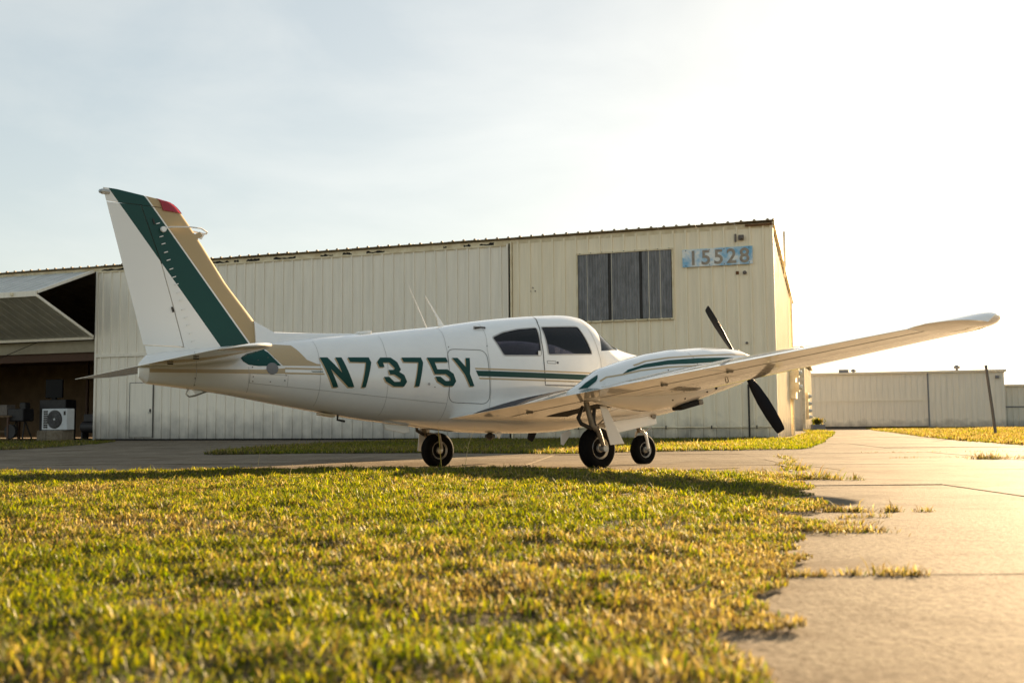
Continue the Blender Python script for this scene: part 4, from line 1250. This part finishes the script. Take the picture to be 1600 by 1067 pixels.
# tail cone under the rudder
zt_ = [1.0, 1.1, 1.15, 1.194]
fin_loft(zt_, lambda z: -3.6, lambda z: lerp(FIN_TE, z) + .01).build('tail_fairing', M['white'], air, smooth=True)
rg = []
for (x, zr_, hw_) in ((-3.2, 1.50, .02), (-2.98, 1.40, .024), (-2.6, 1.412, .02), (-2.2, 1.432, .015), (-1.93, 1.446, .006)):
    zb_ = fus(x)[0] - .05
    rg.append([(x, -.09, zb_), (x, -.04, zr_ - .045), (x, -hw_, zr_ - .008), (x, 0, zr_), (x, hw_, zr_ - .008), (x, .04, zr_ - .045), (x, .09, zb_)])
MB().loft(rg).build('dorsal_fairing', M['white'], air, smooth=True)
# beacon, rear light, whisker antenna, vortex tabs
bc = fin_loft([2.475, 2.50, 2.525, 2.55, 2.57, 2.585], lambda z: lerp(FIN_LE, z) + .008, lambda z: min(lerp(FIN_LE, z) - .03, -4.15 + (2.53 - z) * .35)).V
k_ = [(x, y * 1.35 + math.copysign(.004, y), z) for x, y, z in bc]
tmp = fin_loft([2.475, 2.50, 2.525, 2.55, 2.57, 2.585], lambda z: lerp(FIN_LE, z) + .008, lambda z: min(lerp(FIN_LE, z) - .03, -4.15 + (2.53 - z) * .35))
tmp.V = k_
tmp.build('beacon', M['red'], air, smooth=True)
tl = MB().lathe([(-.03, .014), (-.02, .024), (0, .026), (.05, .02)], (-4.665, 0, 2.585), 'x', 16).build('tail_light', M['alloy'], air, smooth=True)
MB().lathe([(-.045, .006), (-.04, .016), (-.03, .019)], (-4.665, 0, 2.585), 'x', 14).build('lens', M['glasslamp'], tl, smooth=True)
wh = MB().tube([(-4.13, -.05, 2.292), (-4.07, -.075, 2.318), (-3.9, -.10, 2.335), (-3.78, -.09, 2.337), (-3.70, -.04, 2.318), (-3.695, 0, 2.31)], .0075, 8)
wh.tube([(-4.13, .05, 2.292), (-4.07, .075, 2.318), (-3.9, .10, 2.335), (-3.78, .09, 2.337), (-3.70, .04, 2.318), (-3.695, 0, 2.31)], .0075, 8)
who = wh.build('whisker_antenna', M['white'], air, smooth=True)
for s_ in (-1, 1): MB().lathe([(-.02, .026), (.0, .03), (.02, .02)], (-4.13, s_ * .052, 2.292), 'y', 14).build('antenna_mount', M['white'], who, smooth=True)
MB().box((-3.80, 0, 2.268), (.13, .03, .05), Matrix.Rotation(R(-32), 3, 'Y')).build('antenna_base', M['gold'], who, bevel=.006)
MB().add([(-3.83, 0, 2.275), (-3.70, 0, 2.318), (-3.74, .006, 2.25), (-3.74, -.006, 2.25)], [(0, 1, 2), (0, 3, 1), (0, 2, 3), (1, 3, 2)]).build('antenna_web', M['white'], who)
tabs = [(-4.176, 2.345), (-4.141, 2.225), (-4.121, 2.158), (-4.095, 2.081), (-4.07, 2.009), (-4.042, 1.927), (-4.014, 1.853), (-3.988, 1.786), (-3.968, 1.711), (-3.943, 1.643), (-3.918, 1.553), (-3.893, 1.48), (-3.868, 1.41), (-3.843, 1.334), (-3.82, 1.26)]
for (x, z) in tabs:
    MB().box((x, -fin_half(x, z) - .006, z), (.036, .012, .008), Matrix.Rotation(R(-22), 3, 'Y')).build('vortex_tab', M['white'], fin_o)
MB().box((-4.018, -fin_half(-4.02, 1.545) - .004, 1.545), (.016, .014, .05), Matrix.Rotation(R(-17), 3, 'Y')).build('rudder_hinge', M['dark'], rud)
MB().box((-4.215, -.03, 2.36), (.014, .014, .05), Matrix.Rotation(R(-17), 3, 'Y')).build('rudder_hinge', M['dark'], rud)

# stabilator
rings = []
SY = [0, .3, .8, 1.3, 1.62, 1.74, 1.81, 1.85, 1.872]
def stab_sec(y):
    a = abs(y)
    le = -3.34 - .255 * a
    te = -4.345
    if a > 1.62: q = (a - 1.62) / .252; le -= .30 * (1 - math.sqrt(max(0, 1 - q * q)))
    c = le - te; zl, zt__ = 1.0 + .125 * c + .01, 1.0
    tt = .10 if a < 1.75 else .10 * math.sqrt(max(.04, 1 - ((a - 1.75) / .125) ** 2))
    us = [(1 - math.cos(math.pi * k / 14)) / 2 for k in range(15)]
    P = []
    for u in us[::-1]: P.append((le - c * u, y, zl + (zt__ - zl) * u + foil_t(u, tt) * c + .0015))
    for u in us[1:]: P.append((le - c * u, y, zl + (zt__ - zl) * u - foil_t(u, tt) * c - .0015))
    return P
stab = MB().loft([stab_sec(-y) for y in SY[::-1]] + [stab_sec(y) for y in SY[1:]]).build('stabilator', M['white'], air, smooth=True)
for y in (-.5, -1.1): MB().box((-4.20, y, .993), (.05, .01, .012)).build('tab_hinge', M['dark'], stab)

# ------------------------------------------------------------------ wings
def wing_sec(y):
    a = abs(y)
    te = -1.06 + .25 * (a - .5); le = 1.06 + max(0, .9 - a) * .35
    zt__ = .56 + .122 * (a - .5); c = le - te
    return le, te, zt__ + .075 * min(c, 2.0), zt__
def wpt(y, u, s, off=0.):
    """wing skin: u from leading to trailing edge, s = +1 top, -1 bottom"""
    le, te, zl, zt__ = wing_sec(y); c = le - te
    t = .145 - .02 * min(1, abs(y) / 5)
    cam_ = .018 * (2 * .4 * u - u * u) / .16 if u < .4 else .018 * (1 - .8 + .8 * u - u * u) / .36
    return (le - c * u, y, zl + (zt__ - zl) * u + c * cam_ + s * (c * foil_t(u, t) + .0015 + off))
def wring(y, u0, u1, n=18):
    us = [u0 + (u1 - u0) * (1 - math.cos(math.pi * k / n)) / 2 for k in range(n + 1)] if u0 == 0 else [u0 + (u1 - u0) * k / 8 for k in range(9)]
    P = [wpt(y, u, 1) for u in us[::-1]]
    P += [wpt(y, u, -1) for u in (us[1:] if u0 == 0 else us)]
    return P
def span(a, b, n): return [a + (b - a) * k / n for k in range(n + 1)]
UH = .745
NS = [(-.62, .775, .745, .015), (-.45, .86, .71, .09), (-.17, 1.02, .66, .2), (.2, 1.13, .605, .3), (.5, 1.205, .585, .345), (.8, 1.26, .62, .37), (1.24, 1.306, .73, .38), (1.6, 1.322, .825, .36), (1.85, 1.318, .89, .325), (1.96, 1.285, .94, .29), (2.0, 1.24, .985, .24)]
def nacv(x): return [float(np.interp(x, [a[0] for a in NS], [a[k] for a in NS])) for k in (1, 2, 3)]
def nac_pt(x, a, yc):
    t_, b_, w_ = nacv(x); zc, h = (t_ + b_) / 2, (t_ - b_) / 2; c, s = math.cos(a), math.sin(a); n = 2.4
    return (x, yc + math.copysign(abs(c) ** (2 / n), c) * w_, zc + math.copysign(abs(s) ** (2 / n), s) * h)
def nac_y(x, z):
    t_, b_, w_ = nacv(x); zc, h = (t_ + b_) / 2, (t_ - b_) / 2; s = min(abs((z - zc) / h), .995); n = 2.4
    return w_ * (1 - s ** n) ** (1 / n)

def wing(sg):
    Y = lambda a: sg * a
    wg = MB().loft([wring(Y(a), 0, UH) for a in span(.30, 5.07, 22)]).build('wing', M['white'], air, smooth=True)
    MB().loft([wring(Y(a), UH + .002, 1) for a in (.30, .645)]).build('wing_root', M['white'], wg, smooth=True)
    MB().loft([wring(Y(a), UH + .008, 1) for a in span(.655, 3.29, 10)]).build('flap', M['white'], wg, smooth=True)
    MB().loft([wring(Y(a), UH + .010, 1) for a in span(3.305, 5.06, 8)]).build('aileron', M['white'], wg, smooth=True)
    # dark gap behind the wing's rear spar
    for u0, nm in ((UH + .003, 'hinge_gap'),):
        V = []; F = []
        ys = span(.66, 5.05, 24)
        for a in ys:
            for s in (1, -1): V.append(wpt(Y(a), u0 + .002, s, -.004))
        for i in range(len(ys) - 1): F.append((2 * i, 2 * i + 1, 2 * i + 3, 2 * i + 2))
        mesh(nm, V, F, M['hole'], wg)
        V = []; F = []
        for a in ys: V += [wpt(Y(a), UH - .001, -1, .0015), wpt(Y(a), UH + .009, -1, .0015)]
        for i in range(len(ys) - 1): F.append((2 * i, 2 * i + 1, 2 * i + 3, 2 * i + 2))
        mesh(nm, V, F, M['hole'], wg)
    # swelling tip tank
    rings = []
    for (a, le, te, zo, th) in ((5.075, 1.06, .083, 0, .132), (5.14, 1.065, .07, .004, .138), (5.21, 1.055, .09, .010, .15), (5.28, 1.02, .15, .012, .16), (5.34, .98, .20, .012, .185), (5.39, .93, .27, .011, .205), (5.425, .88, .35, .010, .195), (5.447, .82, .43, .008, .15), (5.458, .76, .52, .006, .09), (5.463, .70, .59, .005, .03)):
        _, _, zl, zt__ = wing_sec(a); rg = []; c = le - te
        us = [(1 - math.cos(math.pi * k / 18)) / 2 for k in range(19)]
        q = min(1, (a - 5.075) / .25)
        zl2, zt2 = zl + zo * .7, zt__ + zo
        f = lambda u: c * ((1 - q) * (.018 * (.8 * u - u * u) / .16 if u < .4 else .018 * (.2 + .8 * u - u * u) / .36))
        tt = lambda u: c * foil_t(u, th) * (1 - .2 * q) + .0015
        for u in us[::-1]: rg.append((le - c * u, Y(a), zl2 + (zt2 - zl2) * u + f(u) + tt(u)))
        for u in us[1:]: rg.append((le - c * u, Y(a), zl2 + (zt2 - zl2) * u + f(u) - tt(u)))
        rings.append(rg)
    tip = MB().loft(rings).build('tip_tank', M['white'], wg, smooth=True)
    MB().lathe([(-.03, .006), (-.02, .016), (.01, .018), (.03, .006)], (.90, Y(5.385), 1.228), 'x', 14).build('navigation_light', mat('nav_lens', (.02, .30, .38), .15, coat=.5) if sg < 0 else M['red'], tip, smooth=True)
    # lower skin lap lines, hinges, tie-down ring, fuel drain
    for u in (.30, .55):
        V = []; F = []; ys = span(.7, 5.0, 24)
        for a in ys: V += [wpt(Y(a), u, -1, .001), wpt(Y(a), u + .004 / (1 + a * .1), -1, .001)]
        for i in range(len(ys) - 1): F.append((2 * i, 2 * i + 1, 2 * i + 3, 2 * i + 2))
        mesh('lap_line', V, F, M['seam'], wg)
    for a in (1.3, 2.45, 3.1, 3.9):
        V = []; F = []
        for k in range(13): u = .03 + .70 * k / 12; V += [wpt(Y(a - .002), u, -1, .001), wpt(Y(a + .002), u, -1, .001)]
        for k in range(12): F.append((2 * k, 2 * k + 1, 2 * k + 3, 2 * k + 2))
        mesh('rib_line', V, F, M['softseam'], wg)
    for a in (.95, 2.62, 3.32):
        p = wpt(Y(a), .76, -1); MB().box((p[0], p[1], p[2] - .006), (.09, .012, .022)).box((p[0] - .03, p[1], p[2] - .014), (.02, .02, .02)).build('hinge_bracket', M['steel'], wg, bevel=.004)
    p = wpt(Y(2.95), .45, -1)
    MB().tube([(p[0] + .02 * math.cos(t * math.pi / 8), p[1], p[2] - .012 + .02 * math.sin(t * math.pi / 8)) for t in range(17)], .005, 6).build('tie_down_ring', M['steel'], wg, smooth=True)
    # wheel bay under the wing: its shaded recess painted as a flat black patch
    V = []; F = []
    for i in range(9):
        a = .72 + (1.66 - .72) * i / 8
        for k in range(7): V.append(wpt(Y(a), (.33 + .24 * k / 6) if a > 1.25 else (.40 + .15 * k / 6), -1, .003))
    for i in range(8):
        for k in range(6): F.append((i * 7 + k, i * 7 + k + 1, (i + 1) * 7 + k + 1, (i + 1) * 7 + k))
    mesh('wheel_bay_shade', V, F, M['hole'], wg)
    # root walkway, black and gritty
    if sg < 0:
        for (u0, u1, a0, a1, nm) in ((.2, UH - .005, .60, 1.28, 'walkway'), (UH + .012, .995, .66, 1.28, 'walkway')):
            V = []; F = []
            for i in range(9):
                for k in range(13): V.append(wpt(Y(a0 + (a1 - a0) * i / 8), u0 + (u1 - u0) * k / 12, 1, .003))
            for i in range(8):
                for k in range(12): F.append((i * 13 + k, i * 13 + k + 1, (i + 1) * 13 + k + 1, (i + 1) * 13 + k))
            mesh(nm, V, F, M['walk'], wg)
    # engine nacelle
    yc = Y(1.74)
    xs = [-.62 + 2.62 * k / 60 for k in range(61)]
    nc = MB().loft([[nac_pt(x, 2 * math.pi * (k + .5) / 48, yc) for k in range(48)] for x in xs]).build('nacelle', M['white'], air, smooth=True)
    nfn = lambda p, off: (p[0], yc + sg * (nac_y(p[0], p[1]) + off), p[1])
    decal('stripe', [(-.046, .960), (.032, 1.006), (.251, 1.070), (.558, 1.121), (.984, 1.160), (1.55, 1.192), (1.152, 1.118), (.87, 1.093), (.525, 1.073), (.18, 1.024)], M['green'], .004, nc, .05, nfn)
    skin_strip('stripe', [(.12, 1.052), (.286, 1.104), (.58, 1.150), (1.0, 1.187), (1.5, 1.225), (1.96, 1.245)], .014, M['goldline'], False, .004, nc, nfn)
    skin_strip('stripe', [(-.30, .88), (-.228, .922), (-.062, .950), (.168, 1.000), (.506, 1.042), (.835, 1.066), (1.1, 1.09)], .014, M['goldline'], False, .004, nc, nfn)
    decal('stripe', [(-.52, .80), (-.43, .862), (-.28, .948), (-.34, .88), (-.44, .81)], M['green'], .014, nc, .05, nfn)
    skin_strip('cowl_seam', [(.9, 1.24), (.93, 1.1), (.95, .9)], .005, M['seam'], False, .003, nc, nfn)
    skin_strip('cowl_seam', [(.4, .98), (.9, 1.02), (1.5, 1.03), (1.95, 1.06)], .004, M['seam'], False, .003, nc, nfn)
    for (x, z) in ((.45, .93), (.62, .945), (.8, .955), (1.0, .965), (.5, 1.01), (1.2, .98)):
        MB().lathe([(-.003, .007), (.004, .005)], (x, yc + sg * nac_y(x, z), z), 'y', 8).build('cowl_fastener', M['dark'], nc)
    MB().box((.93, yc + sg * .17, .652), (.30, .14, .05), Matrix.Rotation(R(-12), 3, 'Y')).build('exhaust_duct', M['hole'], nc, bevel=.01)
    MB().box((1.10, yc + sg * .17, .690), (.07, .15, .055), Matrix.Rotation(R(-12), 3, 'Y')).build('duct_lip', M['steel'], nc, bevel=.01)
    for (x, z, r) in ((1.25, .845, .022), (1.12, .80, .012), (.6, .70, .01), (.78, .72, .01)):
        y = yc + sg * nac_y(x, z); MB().lathe([(-.004, r), (.004, r * .8)], (x, y, z), 'y', 10).build('drain_hole', M['hole'], nc)
    # propeller at rest
    pr = empty('propeller', (2.11, yc, 1.127)); pr.parent = air
    MB().lathe([(-.09, .165), (-.04, .172), (.06, .155), (.16, .115), (.24, .06), (.28, .012)], (0, 0, 0), 'x', 28).build('spinner', M['white'], pr, smooth=True)
    ty, tz = (-.5625, -.8268) if sg < 0 else (.509, -.861)
    for q in (1, -1):
        er = Vector((0, ty * q, tz * q)); ec = er.cross(Vector((1, 0, 0))).normalized(); ex = Vector((1, 0, 0)); rings = []
        for (r, ch, tw, th) in ((.10, .06, 60, .045), (.2, .08, 48, .035), (.32, .115, 40, .026), (.5, .14, 31, .02), (.68, .14, 25, .016), (.82, .125, 21, .012), (.89, .11, 19, .010), (.91, .10, 19, .008), (.918, .08, 19, .005)):
            ct, st2 = math.cos(R(tw)), math.sin(R(tw)); c1 = ec * ct + ex * st2; n1 = ex * ct - ec * st2; rg = []
            for k in range(16):
                t = 2 * math.pi * k / 16; rg.append(tuple(er * r + c1 * (ch / 2 * math.cos(t)) + n1 * (th / 2 * math.sin(t))))
            rings.append(rg)
        MB().loft(rings).build('blade', M['black'], pr, smooth=True)
    # main gear
    yw = Y(1.49); yo = Y(1.60)
    g = empty('main_gear', (0, 0, 0)); g.parent = air
    wheel(g, (0, yw, .208), .222, .078, sg)
    d = MB().tube([(-.20, Y(1.55), .70), (-.17, Y(1.56), .58), (-.14, Y(1.58), .44), (-.10, yo, .40)], [.03, .03, .034, .03], 12)
    d.tube([(-.10, yo, .42), (-.06, Y(1.605), .34), (-.02, Y(1.605), .24), (0, Y(1.605), .205)], [.03, .026, .022, .024], 12)
    d.build('strut', M['steel'], g, smooth=True)
    MB().tube([(-.20, Y(1.5), .64), (-.29, Y(1.53), .52), (-.27, Y(1.55), .46), (-.15, Y(1.58), .41)], [.018, .022, .022, .02], 10).tube([(-.11, Y(1.58), .62), (-.13, Y(1.59), .5), (-.12, yo, .43)], .02, 10).build('torque_link', M['dark'], g, smooth=True)
    MB().lathe([(-.03, .035), (.03, .035)], (0, Y(1.60), .205), 'y', 16).build('axle_cap', M['alloy'], g, smooth=True)
    MB().tube([(-.10, Y(1.56), .42), (-.03, Y(1.40), .40), (.0, Y(1.39), .22)], .02, 8).build('fork_arm', M['steel'], g, smooth=True)
    o = MB().prism([(-.105, .64), (-.015, .645), (.235, .25), (.035, .238)] if sg < 0 else [(-.15, .62), (.02, .62), (-.05, .19), (-.19, .205)], Y(1.665), Y(1.655)).build('gear_door', M['white'], g, bevel=.003)
    if sg < 0: MB().prism([(-.33, .36), (-.21, .40), (-.19, .36), (-.30, .24), (-.33, .25)], Y(1.30), Y(1.292)).build('inner_door', M['white'], g)
    MB().tube([(-.02, Y(1.655), .52), (-.09, Y(1.61), .45)], .008, 6).build('door_rod', M['steel'], g)
    return wg

def wheel(parent, c, r, hw_, sg):
    rim = r * .52
    prof = [(-hw_ * .55, rim), (-hw_ * .8, rim * 1.03), (-hw_ * .98, r * .68), (-hw_ * 1.0, r * .78), (-hw_ * .9, r * .9), (-hw_ * .68, r * .97), (-hw_ * .4, r), (-hw_ * .2, r), (-hw_ * .18, r * .985), (-hw_ * .12, r * .985), (-hw_ * .1, r),
            (hw_ * .1, r), (hw_ * .12, r * .985), (hw_ * .18, r * .985), (hw_ * .2, r), (hw_ * .4, r), (hw_ * .68, r * .97), (hw_ * .9, r * .9), (hw_ * 1.0, r * .78), (hw_ * .98, r * .68), (hw_ * .8, rim * 1.03), (hw_ * .55, rim)]
    b = MB().lathe(prof, c, 'y', 48)
    b.V = [(x, c[1] + (y - c[1]) * (1 + max(0, .05 - z) * 2.2), max(z, .001)) for x, y, z in b.V]
    ty = b.build('tyre', M['rubber'], parent, smooth=True)
    rm = MB()
    for s in (-1, 1):
        rm.lathe([(s * hw_ * .5, rim * 1.01), (s * hw_ * .72, rim * 1.04), (s * hw_ * .78, rim * .98), (s * hw_ * .6, rim * .86), (s * hw_ * .35, rim * .72), (s * hw_ * .38, rim * .45), (s * hw_ * .8, rim * .38), (s * hw_ * .9, rim * .2)], c, 'y', 32)
    ro = rm.build('rim', M['alloy'], parent, smooth=True)
    for k in range(6):
        t = math.pi * k / 3 + .3
        MB().lathe([(0, .011), (sg * .014, .010)], (c[0] + rim * .6 * math.cos(t), c[1] + sg * hw_ * .37, c[2] + rim * .6 * math.sin(t)), 'y', 8).build('rim_bolt', M['dark'], ro)
for s_ in (-1, 1): wing(s_)

# nose gear
g = empty('nose_gear', (0, 0, 0)); g.parent = air
wheel(g, (2.2, 0, .182), .194, .066, -1)
MB().tube([(2.1, 0, .62), (2.13, 0, .45), (2.15, 0, .415)], [.032, .032, .04], 12).build('strut', M['steel'], g, smooth=True)
fk = MB()
for s_ in (-1, 1):
    fk.tube([(2.14, 0, .425), (2.15, s_ * .05, .42), (2.165, s_ * .085, .38), (2.18, s_ * .095, .30), (2.2, s_ * .095, .18)], [.026, .024, .021, .019, .022], 10)
fk.build('fork', M['white'], g, smooth=True)
MB().tube([(2.22, -.06, .43), (2.30, -.06, .47)], .012, 8).tube([(2.2, 0, .42), (2.26, -.05, .44)], .012, 8).build('tow_lug', M['alloy'], g, smooth=True)
for s_ in (-1, 1):
    MB().lathe([(s_ * .085, .026), (s_ * .12, .02)], (2.2, 0, .182), 'y', 14).build('axle_cap', M['alloy'], g, smooth=True)
    MB().prism([(1.45, .535), (2.0, .60), (2.24, .645), (2.255, .512), (1.53, .393)], s_ * .205, s_ * .197).build('gear_door', M['white'], g, bevel=.003)
MB().box((2.19, -.215, .63), (.07, .03, .09), Matrix.Rotation(R(15), 3, 'Y')).build('door_hinge', M['steel'], g)
skin_b = MB().box((1.9, 0, .575), (.75, .30, .03), Matrix.Rotation(R(-7), 3, 'Y')).build('nose_bay', M['hole'], g)

# belly and roof fittings
for (pts, r_, nm) in (([(-1.149, 0, 1.56), (-1.39, 0, 2.019)], [.007, .0025], 'whip_antenna'),):
    MB().tube(pts, r_, 8).build(nm, M['white'], air, smooth=True)
MB().prism([(-.985, 1.58), (-.915, 1.60), (-.99, 1.69), (-1.165, 1.916), (-1.172, 1.914), (-1.015, 1.68)], -.006, .006).build('blade_antenna', M['white'], air, bevel=.003)
MB().box((-1.95, 0, 1.455), (.15, .09, .03), Matrix.Rotation(R(-8), 3, 'Y')).build('roof_fitting', M['white'], air, bevel=.008)
MB().tube([(a, 0, b) for a, b in [(-3.84, .81), (-3.86, .76), (-3.83, .735), (-3.78, .745), (-3.66, .79)]], .009, 8).build('tail_skid', M['alloy'], air, smooth=True)
MB().prism([(-3.80, .80), (-3.70, .795), (-3.76, .75)], -.004, .004).build('skid_web', M['white'], air)
MB().box((-2.42, -.05, .578), (.17, .10, .025), Matrix.Rotation(R(8), 3, 'Y')).build('belly_fitting', M['gold'], air, bevel=.006)
MB().tube([(-2.28, -.05, .60), (-2.285, -.05, .53), (-2.20, -.05, .515)], .012, 8).build('drain_pipe', M['dark'], air, smooth=True)
MB().prism([(-1.72, .50), (-1.40, .475), (-1.38, .405), (-1.45, .395), (-1.68, .435)], -.012, .012).build('belly_antenna', M['white'], air, bevel=.004)
MB().lathe([(-.06, .02), (0, .045), (.06, .02)], (-.32, -.05, .36), 'x', 14).build('fuel_strainer', M['dark'], air, smooth=True)
MB().prism([(-.26, .40), (-.16, .40), (-.20, .33)], -.07, -.06).build('vent_fin', M['white'], air)
MB().tube([(-1.0, 0, .43), (-1.04, -.12, .02)], .004, 6).build('tie_rope', mat('yellow_rope', (.5, .38, .08), .8), air)
